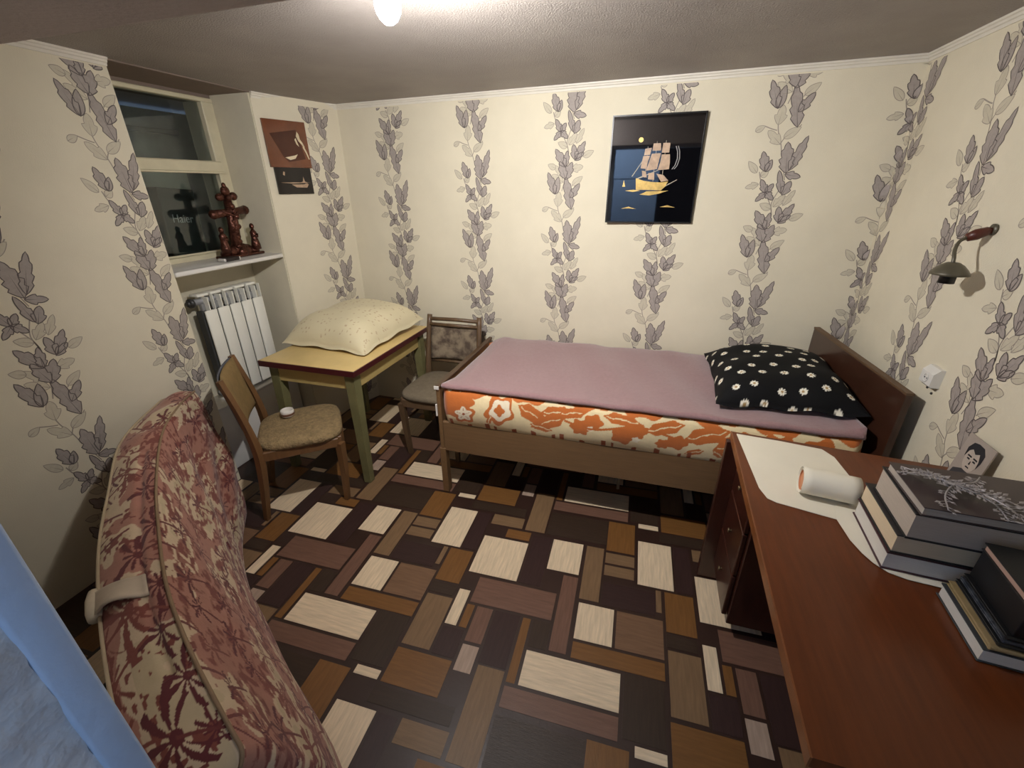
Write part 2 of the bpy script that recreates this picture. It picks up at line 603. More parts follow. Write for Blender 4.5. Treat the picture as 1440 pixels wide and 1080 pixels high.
VM = [m_leaf, m_leafl, m_line, m_linel]
bl, br = Vector((*P_BL, 0)), Vector((*P_BR, 0))
bt = (br - bl).normalized()
bn = Vector((bt.y, -bt.x, 0))
blen = (br - bl).length


def on_back(s, z, t):
    p = bl + bt * s + bn * t
    return (p.x, p.y, z)


def on_right(y, z, t):
    return (XR - t, y, z)


def on_left(y, z, t):
    return (XL + t, y, z)


st0, st1 = Vector((*P_NR, 0)), Vector((*P_BL, 0))
stt = (st1 - st0).normalized()
stn = Vector((stt.y, -stt.x, 0))


def on_stub(s, z, t):
    p = st0 + stt * s + stn * t
    return (p.x, p.y, z)


ZT = 2.088
for s, zh in ((.375, 1.854), (.975, 2.012), (1.555, 1.64), (2.115, 1.745), (2.655, 2.017)):
    b = B(); vine(b, lambda x, z, t, s=s: on_back(s + x, z, t), zh, .05, ZT, -9, 9)
    b.build('vine_print', VM, wall_back, fixn=False)


def corner_fn(x, z, t):
    s = 3.185 + x
    return on_back(s, z, t) if s <= blen else on_right(P_BR[1] - .003 - (s - blen), z, t)


b = B(); vine(b, corner_fn, 1.60, .05, ZT, -9, 9); b.build('vine_print', VM, wall_back, fixn=False)
for y, zh in ((2.115, 2.02), (1.66, 1.655), (1.12, 1.85)):
    b = B(); vine(b, lambda x, z, t, y=y: on_right(y - x, z, t), zh, .05, ZT, -9, 9)
    b.build('vine_print', VM, wall_right, fixn=False)
for y, zh, mx in ((1.50, 1.959, .112), (.985, 1.60, 9), (.46, 1.9, 9)):
    b = B(); vine(b, lambda x, z, t, y=y: on_left(y + x, z, t), zh, .05, ZT, -9, mx)
    b.build('vine_print', VM, wall_left, fixn=False)
b = B(); vine(b, lambda x, z, t: on_stub(.385 + x, z, t), 1.36, .05, ZT, -9, .17); b.build('vine_print', VM, wall_stub, fixn=False)

# ------------------------------------------------------------------ cornice
CPROF = [(0, 0), (.006, 0), (.008, .010), (.013, .013), (.015, .020), (.020, .023), (.021, .030), (0, .030)]


def cornice(name, pts):
    b = B()
    P = [Vector((*p, 0)) for p in pts]
    rings = []
    for i, p in enumerate(P):
        ns = []
        if i > 0:
            d = (P[i] - P[i - 1]).normalized(); ns.append(Vector((d.y, -d.x, 0)))
        if i < len(P) - 1:
            d = (P[i + 1] - P[i]).normalized(); ns.append(Vector((d.y, -d.x, 0)))
        n = sum(ns, Vector()).normalized()
        n = n / max(.3, n.dot(ns[0]))
        rings.append([p + n * o + Vector((0, 0, CZ - .030 + h)) for o, h in CPROF])
    m = len(CPROF)
    v = [q for r in rings for q in r]
    f = [(i * m + k, i * m + (k + 1) % m, (i + 1) * m + (k + 1) % m, (i + 1) * m + k) for i in range(len(P) - 1) for k in range(m)]
    f += [tuple(range(m)), tuple((len(P) - 1) * m + k for k in range(m))]
    b.add(v, f)
    return struct(b.build(name, m_trimw))


cornice('trim_2', [(XL, .8), (XL, P_NL[1])])
cornice('trim_3', [P_NR, (-2.205, 2.60), (-2.15, 2.78), P_BL, P_BR, (XR, .8)])

# ------------------------------------------------------------------ window in the niche
m_glass = mat('window_glass', (223, 232, 230), 0.03, trans=1.0, spec=0.5)
b = B()
WY0, WY1 = 1.62, 2.345
b.box((NX - .05, WY0, 2.078), (NX + .012, WY1, 2.100), .004)
b.box((NX - .05, 2.27, 1.235), (NX + .012, WY1, 2.080), .004)
b.box((NX - .05, WY0, 1.235), (NX + .012, WY0 + .05, 2.080), .004)
b.box((NX - .05, WY0, 1.235), (NX + .012, WY1, 1.275), .004)
win = struct(b.build('window_1', m_cream_paint), 'cream painted window with two panes in the niche')
B().box((NX - .05, WY0 + .04, 1.715), (NX + .022, 2.30, 1.775), .006).box((NX + .0, WY0 + .04, 1.708), (NX + .030, 2.31, 1.718), .002).build('transom', m_cream_paint, win)
B().box((NX - .024, WY0 + .03, 1.26), (NX - .020, 2.29, 1.73)).build('pane', m_glass, win)
B().box((NX - .024, WY0 + .03, 1.76), (NX - .020, 2.29, 2.085)).build('pane', m_glass, win)
B().box((NX + .012, WY0 + .04, 1.275), (NX + .020, 2.30, 1.287), .003).box((NX + .012, 2.262, 1.28), (NX + .018, 2.275, 1.71), .002).build('glazing_bead', m_cream_paint, win)
b = B()
b.box((NX - .02, P_NL[1], 1.222), (XL - .012, 2.352, 1.246), .006, 2)
b.box((XL - .03, P_NL[1], 1.222), (XL + .01, 2.330, 1.246), .006, 2)
sill = struct(b.build('trim_4', m_white), 'white window sill over the radiator')
# light well behind the window
m_well = mat('well_wall', (172, 182, 176), 0.9, var=0.2, scale=5)
struct(B().box((-3.25, 1.3, 1.15), (-3.2, 2.8, 2.100)).build('wall_well', m_well))
struct(B().box((-3.2, 2.75, 1.15), (-2.59, 2.8, 2.20)).build('wall_well_far', m_well))
struct(B().box((-3.2, 1.3, 1.15), (-2.59, 1.35, 2.20)).build('wall_well_near', m_well))
struct(B().box((-3.2, 1.35, 1.15), (-2.59, 2.75, 1.20)).build('floor_well', m_well))
tb = thing('cardboard_box', 'dark grey box with white lettering standing behind the lower window pane', 'box', (-2.77, 2.12, 1.2))
MB = Matrix.Translation((-2.74, 2.13, 1.2)) @ Matrix.Rotation(math.radians(8), 4, 'Z') @ Matrix.Rotation(math.radians(-4), 4, 'X')
B().box((-.09, -.15, 0.003), (.0, .10, .43), .004, mtx=MB).build('carton', mat('dark_carton', (58, 66, 64), 0.7, var=.1), tb)
cu = bpy.data.curves.new('lettering', 'FONT')
cu.body = 'Haier'
cu.size = .066
cu.align_x = 'CENTER'
cu.extrude = .0008
tmp = bpy.data.objects.new('lettering', cu)
COL.objects.link(tmp)
dg = bpy.context.evaluated_depsgraph_get()
me = bpy.data.meshes.new_from_object(tmp.evaluated_get(dg))
bpy.data.objects.remove(tmp)
lt = bpy.data.objects.new('lettering', me)
COL.objects.link(lt)
me.materials.append(mat('white_ink', (200, 208, 208), 0.6))
lt.parent = tb
lt.matrix_parent_inverse = Matrix.Identity(4)
lm = WM(tb).inverted() @ MB @ Matrix.Translation((.0015, -.025, .24)) @ Matrix.Rotation(PI / 2, 4, 'Z') @ Matrix.Rotation(PI / 2, 4, 'X')
lt.matrix_local = lm
lt['label'] = 'white lettering on the carton'
tp = thing('foam_panel', 'pale greenish panel leaning behind the dark lettered box outside the window', 'panel', (-3.0, 2.2, 1.2))
B().box((-2.99, 1.95, 1.203), (-2.965, 2.42, 1.78), .004).build('sheet', mat('pale_green_foam', (214, 226, 208), 0.8, var=.08), tp)
tp = thing('plank', 'grey board leaning across the dark well behind the upper pane', 'plank', (-3.05, 1.75, 1.2))
B().box((-3.06, 1.72, 1.203), (-3.03, 1.80, 2.12), .003).box((-3.06, 1.80, 1.95), (-3.03, 2.5, 1.975), .003).build('board', mat('grey_board', (125, 132, 136), 0.8, var=.1), tp)

# ------------------------------------------------------------------ ornamental cross on the sill
m_bronze = mat('copper_bronze', (92, 56, 44), 0.22, var=.35, scale=30, metal=.75, bump=.6, bscale=70)
CX, CY, CZ0 = -2.40, 2.165, 1.247
t = thing('cross_figurine', 'shiny copper-coloured ornate cross with small figures at its foot on the window sill', 'figurine', (CX, CY, CZ0))


def cr(x, y, z):
    return (CX + x, CY + y, CZ0 + z)


b = B()
for i in range(26):
    a = rng.uniform(0, 2 * PI); r = rng.uniform(.0, 1)
    b.ball(cr(.028 * math.cos(a) * r, .125 * math.sin(a) * r, .022 + .022 * (1 - r)), (.026, .034, .026 + .012 * (1 - r)), 2)
b.box(cr(-.04, -.145, 0), cr(.04, .145, .016), .005, 2)
b.build('rocky_base', m_bronze, t)
b = B()
b.tube([cr(0, -.02, .05), cr(0, -.008, .20), cr(0, 0, .33)], [.03, .024, .022], 10)
for a in range(9):
    b.ball(cr(.015, rng.uniform(-.02, .02), .06 + a * .028), (.018, .02, .018), 2)
b.build('cross_upright', m_bronze, t)
b = B()
b.tube([cr(0, -.115, .245), cr(0, -.05, .25), cr(0, .05, .255), cr(0, .10, .26)], [.024, .022, .022, .025], 12)
b.ball(cr(0, -.115, .245), .026, 2).ball(cr(0, .103, .26), .027, 2)
b.build('cross_arm', m_bronze, t)
b = B()
b.ball(cr(0, 0, .365), (.02, .028, .032), 2).ball(cr(0, -.045, .335), (.02, .028, .022), 2).ball(cr(0, .045, .338), (.02, .028, .024), 2).ball(cr(.01, 0, .33), (.022, .02, .02), 2).ball(cr(0, 0, .395), (.012, .012, .018), 2)
b.build('trefoil_top', m_bronze, t)
b = B()
b.tube([cr(.012, 0, .10), cr(.018, 0, .16), cr(.02, 0, .205), cr(.02, 0, .235)], [.012, .014, .018, .01], 8)
b.ball(cr(.024, 0, .255), (.013, .012, .016), 2)
b.tube([cr(.02, -.07, .262), cr(.022, 0, .232), cr(.02, .07, .270)], .007, 6)
b.build('crucified_figure', m_bronze, t)
for yy, zz, hh in ((-.105, .03, .15), (.115, .03, .155)):
    b = B()
    b.lathe([(.0, 0), (.028, 0), (.026, .03), (.018, .07), (.020, .10), (.008, .118), (.0, .12)], cr(.012, yy, zz), 14)
    b.ball(cr(.012, yy, zz + hh - .02), (.014, .014, .019), 2)
    b.tube([cr(.03, yy - .012, zz + .085), cr(.042, yy, zz + .075), cr(.03, yy + .012, zz + .09)], .006, 6)
    b.build('mourning_figure', m_bronze, t)
t = thing('matchbox', 'small dark box with white ends lying on the sill before the cross', 'box', (-2.31, 2.0, 1.2465))
B().box((-2.34, 1.955, 1.247), (-2.285, 2.045, 1.267), .002).build('sleeve', mat('black_card', (36, 28, 26), .5, var=.1), t)
B().box((-2.337, 1.945, 1.249), (-2.288, 2.055, 1.265), .002).build('tray', mat('white_card', (201, 196, 188), .6, var=.05), t)

# ------------------------------------------------------------------ radiator and boxed pipes
m_rad = mat('radiator_white', (238, 236, 225), 0.35, var=.02)
m_radg = mat('radiator_grey', (143, 143, 143), 0.5, var=.08, metal=.2)
t = thing('radiator', 'white five-section panel radiator under the window sill', 'radiator', (-2.46, 2.02, .44))
RY0, PW = 1.822, .0845
for i in range(5):
    y0 = RY0 + i * PW
    b = B()
    b.box((-2.408, y0 + .0045, .445), (-2.395, y0 + PW - .0045, .985), .005, 2)
    b.box((-2.49, y0 + PW / 2 - .003, .45), (-2.40, y0 + PW / 2 + .003, 1.06))
    b.box((-2.49, y0 + .006, 1.062), (-2.425, y0 + PW - .006, 1.078), .005, 2)
    b.box((-2.425, y0 + PW - .007, .985), (-2.402, y0 + PW - .003, 1.068))
    s = b.build('section', m_rad, t)
    B().box((-2.47, y0 + .001, .46), (-2.420, y0 + PW - .001, .98), .004).build('water_tube', mat('radiator_gap_shade', (58, 58, 58), .7, var=.1), s)  # shade in the gaps between panels painted as dark grey
    B().box((-2.455, y0 + .02, .98), (-2.43, y0 + PW - .016, 1.022), .003).build('inner_fin', m_radg, s)
each('header_pipe', [B().tube([(-2.452, RY0 - .028, 1.035), (-2.452, RY0 + 5 * PW + .01, 1.035)], .019, 14), B().tube([(-2.452, RY0 - .02, .47), (-2.452, RY0 + 5 * PW + .01, .47)], .019, 14)], m_radg, t)
B().tube([(-2.452, RY0 - .032, 1.035), (-2.452, RY0 - .014, 1.035)], .026, 12).tube([(-2.452, RY0 - .045, 1.035), (-2.452, RY0 - .03, 1.035)], .015, 8).build('end_cap', mat('dark_steel', (74, 74, 74), .4, metal=.6, var=.1), t)
each('wall_bracket', [B().box((NX, 1.90, 1.0), (-2.47, 1.915, 1.06)), B().box((NX, 2.15, 1.0), (-2.47, 2.165, 1.06))], m_radg, t)
t = thing('pipe_box', 'white box standing on the floor beneath the radiator', 'box', (-2.44, 1.98, 0))
B().box((NX, 1.66, .0), (-2.36, 2.33, .415), .006, 2).build('casing', m_white, t)
B().box((NX, 1.65, .415), (-2.35, 2.338, .43), .005, 2).build('lid', m_white, t)

# ------------------------------------------------------------------ plaques and ship picture
m_brownl = mat('brown_lacquer', (107, 58, 32), .16, var=.22, scale=9, color2=None, coat=.5)
m_gold = mat('straw_gold', (201, 168, 96), .35, var=.25, scale=40, metal=.35)
m_gold2 = mat('pale_straw', (178, 150, 122), .4, var=.2, scale=40)
m_blackl = mat('black_glass', (9, 9, 12), .03, spec=.9, coat=1.0)
m_blackl.node_tree.nodes['Principled BSDF'].inputs['Coat Roughness'].default_value = .02


def plaque(name, label, s0, s1, z0, z1, m, tilt=0):
    c = on_stub((s0 + s1) / 2, 0, 0)
    t = thing(name, label, 'picture', (c[0], c[1], z0))
    b = B()
    v = [(s0, z0), (s1, z0), (s1, z1), (s0, z1)]
    b.prism(v, lambda x, z, tt: on_stub(x, z, tt), .001, .014)
    b.build('board', m, t)
    return t


t = plaque('lacquer_plaque', 'glossy brown plaque with a pale swan motif hanging beside the window niche', .03, .298, 1.743, 1.998, m_brownl)
b = B()
f = lambda x, z, tt: on_stub(.03 + x, 1.743 + z, tt)
b.prism([(.10, .055), (.13, .042), (.165, .05), (.185, .075), (.165, .068), (.135, .062)], f, .014, .0155)
b.prism([(.195, .175), (.205, .15), (.225, .13), (.235, .11), (.242, .118), (.232, .14), (.218, .16), (.215, .185), (.205, .20)], f, .014, .0155)
b.prism([(.182, .155), (.190, .13), (.205, .118), (.198, .14), (.19, .165)], f, .014, .0155)
b.prism([(.235, .125), (.25, .09), (.262, .05), (.256, .048), (.243, .085), (.228, .115)], f, .014, .0155)
b.build('swan_inlay', mat('pale_inlay', (217, 200, 166), .35, var=.15, scale=60), t)
b = B()
b.prism([(.03, .18), (.20, .21), (.235, .05), (.12, .03), (.09, .06)], f, .0142, .0147)
b.build('dark_patch', mat('dark_brown_inlay', (74, 36, 21), .2, var=.2), t)
t = plaque('small_plaque', 'small black plaque with a pale boat hanging under the brown plaque', .048, .282, 1.592, 1.742, mat('black_brown_lacquer', (22, 16, 14), .15, var=.2))
b = B()
f = lambda x, z, tt: on_stub(.048 + x, 1.592 + z, tt)
b.prism([(.09, .055), (.12, .038), (.19, .036), (.205, .055), (.195, .063), (.175, .056)], f, .014, .0152)
b.prism([(.15, .066), (.168, .072), (.176, .10), (.182, .072), (.20, .066)], f, .014, .0152)
b.prism([(.02, .066), (.10, .060), (.22, .066), (.10, .067)], f, .014, .0150)
b.prism([(.045, .11), (.055, .105), (.06, .125), (.05, .128)], f, .014, .0150)
b.build('boat_inlay', m_gold2, t)

c = on_back(2.055, 0, 0)
t = thing('ship_picture', 'black glossy picture of a golden sailing ship on the back wall above the bed', 'picture', (c[0], c[1], 1.428))
PB, PTZ = 1.429, 1.957


def pic(s, z, tt):
    return on_back(s, z, tt + .003 + .006 * (z - PB) / (PTZ - PB) + .026 * (2.29 - s) / .47)


b = B(); b.prism([(1.822, PB), (2.288, PB), (2.291, PTZ), (1.825, PTZ)], pic, .0, .012)
b.build('panel', m_blackl, t)
b = B()
for q in ([(1.820, PB - .002), (1.8265, PB - .002), (1.8295, PTZ + .002), (1.823, PTZ + .002)], [(2.283, PB - .002), (2.290, PB - .002), (2.293, PTZ + .002), (2.286, PTZ + .002)],
          [(1.82, PB - .003), (2.29, PB - .003), (2.29, PB + .004), (1.82, PB + .004)], [(1.823, PTZ - .004), (2.293, PTZ - .004), (2.293, PTZ + .003), (1.823, PTZ + .003)]):
    b.prism(q, pic, .0, .016)
b.build('frame', mat('black_frame', (21, 19, 15), .3, var=.1), t)
HUL = [(1.97, 1.657), (2.016, 1.643), (2.06, 1.637), (2.105, 1.634), (2.142, 1.639), (2.128, 1.612), (2.11, 1.595), (1.976, 1.599)]
b = B(); b.prism(HUL, pic, .012, .0145)
for k in range(3):
    b.prism([(1.975, 1.610 + k * .013), (2.11, 1.604 + k * .011), (2.11, 1.607 + k * .011), (1.975, 1.613 + k * .013)], pic, .0145, .0155)
b.build('hull', m_gold, t)
SAILS = [[(2.005, 1.799), (2.038, 1.803), (2.033, 1.770), (2.002, 1.768)], [(1.999, 1.765), (2.033, 1.766), (2.024, 1.730), (2.022, 1.702), (1.990, 1.705), (1.993, 1.73)],
         [(2.045, 1.823), (2.082, 1.823), (2.086, 1.80), (2.086, 1.789), (2.043, 1.788)], [(2.042, 1.775), (2.088, 1.776), (2.082, 1.74), (2.076, 1.700), (2.02, 1.693), (2.030, 1.73)],
         [(2.094, 1.824), (2.13, 1.823), (2.129, 1.778), (2.091, 1.778)], [(2.092, 1.770), (2.134, 1.770), (2.139, 1.73), (2.138, 1.699), (2.079, 1.694), (2.089, 1.73)],
         [(2.076, 1.678), (2.113, 1.671), (2.142, 1.643), (2.105, 1.637)], [(1.998, 1.695), (2.02, 1.690), (2.028, 1.66), (2.004, 1.662)], [(2.035, 1.682), (2.065, 1.682), (2.068, 1.648), (2.035, 1.65)]]
for q in SAILS:
    B().prism(q, pic, .012, .0150).build('sail', m_gold2, t)
b = B()
for q in ((2.018, 1.66, 1.81), (2.062, 1.64, 1.833), (2.108, 1.64, 1.835)):
    b.prism([(q[0] - .0015, q[1]), (q[0] + .0015, q[1]), (q[0] + .001, q[2]), (q[0] - .001, q[2])], pic, .012, .0142)
b.prism([(1.946, 1.666), (1.95, 1.664), (2.006, 1.752), (2.003, 1.753)], pic, .012, .0135)
b.prism([(2.11, 1.610), (2.112, 1.604), (2.187, 1.645), (2.185, 1.648)], pic, .012, .0135)
b.prism([(1.97, 1.655), (1.972, 1.648), (2.10, 1.70), (2.10, 1.702)], pic, .012, .0135)
b.build('rigging', mat('silver_straw', (164, 154, 134), .35, var=.1), t)
b = B()
b.prism([(1.979 + .0125 * math.cos(a * PI / 8), 1.842 + .0125 * math.sin(a * PI / 8)) for a in range(16)], pic, .012, .0135)
b.build('moon', m_gold, t)
b = B()
for off in (0, .011):
    pts = [(2.160 + off, 1.808), (2.170 + off, 1.782), (2.174 + off, 1.748), (2.166 + off, 1.716), (2.153 + off, 1.698)]
    for p, q in zip(pts[:-1], pts[1:]):
        b.prism([(p[0] - .0022, p[1]), (p[0] + .0022, p[1]), (q[0] + .0022, q[1]), (q[0] - .0022, q[1])], pic, .012, .0135)
b.build('pennant', mat('silver_straw2', (143, 140, 136), .3, var=.1), t)
b = B()
for q in ([(1.918, 1.594), (1.96, 1.599), (2.002, 1.594), (1.96, 1.588)], [(1.998, 1.574), (2.035, 1.590), (2.149, 1.593), (2.1, 1.578), (2.05, 1.569)], [(1.903, 1.501), (1.946, 1.511), (1.988, 1.499), (1.947, 1.502)],
          [(2.112, 1.510), (2.153, 1.519), (2.195, 1.507), (2.154, 1.509)], [(1.901, 1.615), (1.907, 1.648), (1.917, 1.615)]):
    b.prism(q, pic, .012, .0135)
b.build('waves', m_gold, t)

# ------------------------------------------------------------------ bed
m_oak = mat('bed_oak_veneer', (112, 85, 57), .45, var=.2, scale=6, stretch=(1, 20, 20), bump=.05, bscale=30, sharp=(.2, .8))
m_oaky = mat('bed_oak_veneer_cross', (116, 88, 58), .45, var=.2, scale=6, stretch=(20, 1, 20), sharp=(.2, .8))
m_dkwood = mat('headboard_dark_veneer', (61, 36, 25), .3, var=.25, scale=5, stretch=(20, 1, 3), sharp=(.2, .8), coat=.2)
t = thing('bed', 'wooden single bed with low footboard and dark headboard along the back wall', 'bed', (0, 2.26, 0))
BY0, BY1 = 1.855, 2.70
B().box((-.990, BY0, .25), (-.968, BY1 - .01, .672), .004).build('footboard', m_oaky, t)
B().box((-.993, BY0 - .003, .668), (-.964, BY1 - .008, .682), .004).build('footboard_cap', mat('dark_edge', (77, 56, 38), .4, var=.1), t)
b = B(); b.prism([(.984, BY0 - .022), (1.008, BY0 - .020), (.944, BY1 - .004), (.920, BY1 - .006)], lambda x, y, z: (x, y, z), .22, .895)
hb = b.build('headboard', m_dkwood, t)
b = B(); b.prism([(.982, BY0 - .024), (1.010, BY0 - .022), (.946, BY1 - .002), (.918, BY1 - .004)], lambda x, y, z: (x, y, z), .893, .902)
b.build('edge_strip', mat('worn_edge', (92, 68, 46), .5, var=.2), hb)
each('headboard_batten', [B().box((1.000, BY0 + .0, .22), (1.022, BY0 + .05, .86), .004), B().box((.950, BY1 - .10, .22), (.975, BY1 - .05, .86), .004)], m_dkwood, t)
B().box((-.968, BY0 + .004, .285), (.982, BY0 + .026, .468), .003).build('side_rail', m_oak, t)
B().box((-.968, BY1 - .06, .285), (.922, BY1 - .04, .468), .003).build('side_rail', m_oak, t)
for x, y, z1 in ((-.982, BY0 + .02, .3), (-.982, BY1 - .06, .3), (.992, BY0 + .02, .3), (.935, BY1 - .06, .3)):
    B().box((x - .014, y - .022, .001), (x + .022, y + .022, z1), .003).build('leg', m_oaky, t)
B().box((-.03, 2.15, .001), (-.012, 2.168, .44), .002).build('support_leg', mat('pale_stick', (160, 138, 104), .6, var=.1), t)
for k in range(9):
    x = -.85 + k * .21
    B().box((x, BY0 + .03, .44), (x + .07, BY1 - .065, .462), .002).build('slat', mat('slat_wood', (138, 113, 80), .6, var=.1), t)
each('white_clip', [B().box((-.999, BY0 - .004, .50), (-.990, BY0 + .006, .570), .002), B().box((-.996, BY0 - .008, .660), (-.968, BY0 - .002, .680), .002)], mat('white_plastic', (216, 212, 204), .5, var=.03), t)

# orange floral mattress: print evaluated on a dense skin
def inpoly_ellipse(u, v, cu_, cv_, a, b_, ang=0):
    c, s = math.cos(ang), math.sin(ang)
    x = (u - cu_) * c + (v - cv_) * s
    y = -(u - cu_) * s + (v - cv_) * c
    return np.sqrt((x / a) ** 2 + (y / b_) ** 2), np.arctan2(y / b_, x / a)


CR = np.array(lin((227, 207, 162))); OR = np.array(lin((190, 102, 38))); OR2 = np.array(lin((156, 74, 24))); LT = np.array(lin((234, 220, 192)))


def floral(u, v):
    """u along the bed in metres, v up the side 0..0.21"""
    col = np.tile(CR, (len(u), 1)).astype(float)

    def put(mask, c):
        col[mask] = c

    def flower(cu_, cv_, r, n, ang=0, c=OR, depth=.25):
        d, a = inpoly_ellipse(u, v, cu_, cv_, r, r * .85, ang)
        put(d < 1 - depth * (np.abs(np.sin(a * n / 2)) ** 2), c)
        return d, a

    def leafp(cu_, cv_, a_, b_, ang, c=OR):
        d, a = inpoly_ellipse(u, v, cu_, cv_, a_, b_, ang)
        put(d < 1 - .18 * np.abs(np.sin(a * 3)), c)
        x = (u - cu_) * math.sin(ang) - (v - cv_) * math.cos(ang)
        put((d < .8) & (np.abs(x + .1 * b_ * np.sin(d * 9)) < .0025), CR)

    for base in (0.0, 1.95):
        U = base
        # corner blob with cream flower
        flower(U + .05, .13, .10, 6)
        flower(U + .13, .155, .07, 5)
        d, a = flower(U + .135, .085, .072, 5, .4, OR)
        d, a = flower(U + .135, .085, .052, 5, .4, LT, .35)
        put((d < .75) & (np.abs(np.sin(a * 2.5)) < .10), OR2)
        put(d < .16, OR2)
        # ring flower
        flower(U + .33, .125, .092, 5, .9)
        flower(U + .335, .13, .066, 5, .9, LT, .2)
        flower(U + .33, .13, .034, 4, 1.6, OR, .3)
        leafp(U + .275, .07, .035, .015, 1.2)
        # big leaf cluster
        leafp(U + .50, .13, .085, .045, -.5); leafp(U + .58, .10, .10, .042, .45); leafp(U + .62, .155, .08, .035, .1)
        leafp(U + .545, .065, .06, .024, -.2)
        flower(U + .74, .10, .055, 6); flower(U + .80, .135, .05, 5)
        flower(U + .79, .10, .018, 5, 0, LT)
        leafp(U + .70, .165, .07, .028, .2)
        # branch
        put((np.abs(v - (.12 + .02 * np.sin((u - U) * 14))) < .006) & (u > U + .66) & (u < U + 1.45), OR)
        flower(U + .94, .085, .06, 5); flower(U + 1.00, .12, .05, 6); leafp(U + .93, .165, .09, .028, -.1)
        flower(U + 1.0, .075, .02, 5, 0, LT)
        leafp(U + 1.12, .15, .09, .034, .3); flower(U + 1.18, .085, .05, 5); flower(U + 1.12, .07, .035, 6)
        leafp(U + 1.30, .14, .10, .045, .35); leafp(U + 1.42, .12, .10, .05, .5)
        leafp(U + 1.26, .045, .045, .018, .4); leafp(U + 1.36, .055, .03, .02, -.6); leafp(U + 1.40, .05, .03, .018, .9)
        flower(U + 1.58, .12, .085, 6); flower(U + 1.58, .125, .05, 5, .4, LT, .3); flower(U + 1.74, .13, .08, 5); leafp(U + 1.70, .06, .07, .028, .3)
        flower(U + 1.86, .10, .075, 6)
    # orange band just under the blanket
    put((v > .192 + .012 * np.sin(u * 23) + .008 * np.sin(u * 57)), OR)
    # scattered brown specks along the bottom
    put((v < .03 + .012 * np.sin(u * 31)) & (np.sin(u * 90) * np.sin(u * 37 + 2) > .35), OR2)
    return col


MX0, MX1 = -.962, .938
MYF, MYB = 1.862, 2.675
MZ0, MZ1 = .464, .672
t = thing('mattress', 'thick mattress in orange and cream floral cover on the bed', 'mattress', (0, 2.26, MZ0))
nu, nv = 520, 96
us = np.linspace(0, 1, nu + 1)
ph = np.linspace(0, 1, nv + 1)          # profile: front bottom -> front top -> top -> back
V, C, UVu, UVv = [], [], [], []
for i, u_ in enumerate(us):
    x = MX0 + (MX1 - MX0) * u_
    ee = min(u_, 1 - u_) * (MX1 - MX0)
    rnd = 1 - (1 - min(1, ee / .05)) ** 2 * .12 if ee < .05 else 1
    for p in ph:
        if p < .72:                     # front side, bulging, rolled top edge
            k = p / .72
            z = MZ0 + .210 * k
            bul = .030 * math.sin(PI * min(1, k * 1.02)) ** .7 + .006 * math.sin(x * 9 + 2) * math.sin(PI * k)
            y = MYF - bul + (.018 * max(0, (k - .86) / .14) ** 2)
            vv = .21 * k
        elif p < .9:
            k = (p - .72) / .18
            z = MZ0 + .21 - .012 * math.sin(PI * k)
            y = MYF + .018 + (MYB - MYF - .018) * k
            z -= .030 * max(0.0, (-.86 - x) / .102) ** 1.5 * min(1.0, k * 5)
            vv = .21 + k * .7
        else:
            k = (p - .9) / .1
            z = MZ0 + .21 * (1 - k)
            y = MYB
            vv = .9
        yc = 2.26
        V.append((x, yc + (y - yc) * rnd, z))
        UVu.append(x - MX0); UVv.append(vv)
b = B()
f = [(i * (nv + 1) + j, (i + 1) * (nv + 1) + j, (i + 1) * (nv + 1) + j + 1, i * (nv + 1) + j + 1) for i in range(nu) for j in range(nv)]
b.add(V, f, 0, True)
cols = floral(np.array(UVu), np.array(UVv))
b.add([V[j] for j in range(nv + 1)], [tuple(range(nv + 1))], 1)
b.add([V[nu * (nv + 1) + j] for j in range(nv + 1)], [tuple(range(nv + 1))], 1)
cols = np.vstack([cols, np.tile(OR, (2 * (nv + 1), 1))])
b.build('cover', [mat('floral_cotton', (255, 255, 255), .85, attr='print', var=.06, scale=25, bump=.15, bscale=90, sheen=.2), mat('orange_cotton', (176, 96, 42), .85, var=.1)], t, colors=cols)

# mauve blanket
t = thing('blanket', 'mauve wool blanket spread flat over the orange mattress', 'blanket', (0, 2.26, .68))
b = B()


def bl_f(u, v):
    x = -.953 + u * 1.873
    dip = .030 * max(0.0, (-.86 - x) / .093) ** 1.5
    dy = .0
    w = .004 * math.sin(x * 11) * math.sin(v * 7) + .003 * math.sin(x * 23 + v * 9)
    if v < .06:                        # rolled front edge
        k = v / .06
        a = PI * (1 - k) - PI / 2
        y = 1.862 - .012 * math.cos(a) + .002 * math.sin(x * 30)
        z = .682 + .011 * -math.sin(a) * 1.0
        if k > .98: pass
        return (x, y, z + w * .3)
    k = (v - .06) / .94
    y = 1.862 + (2.700 - 1.862) * k + (.005 * math.sin(x * 17) + .003 * math.sin(x * 41)) * k
    z = .693 - .030 * math.sin(PI * min(1, k * 1.1)) ** 1 * 0.4 - .010 * max(0, k - .6) / .4 + w + (.028 if x > .86 else 0) * min(1, max(0, (x - .86) / .06)) * (1 if k < .5 else .5)
    return (x, y, z - dip * min(1.0, k * 5))


b.grid(bl_f, 120, 60)
o = b.build('wool_cloth', mat('mauve_wool', (146, 113, 113), .95, var=.10, scale=70, bump=.3, bscale=300, sheen=.4), t, fixn=False)
md = o.modifiers.new('solid', 'SOLIDIFY'); md.thickness = .005; md.offset = 0

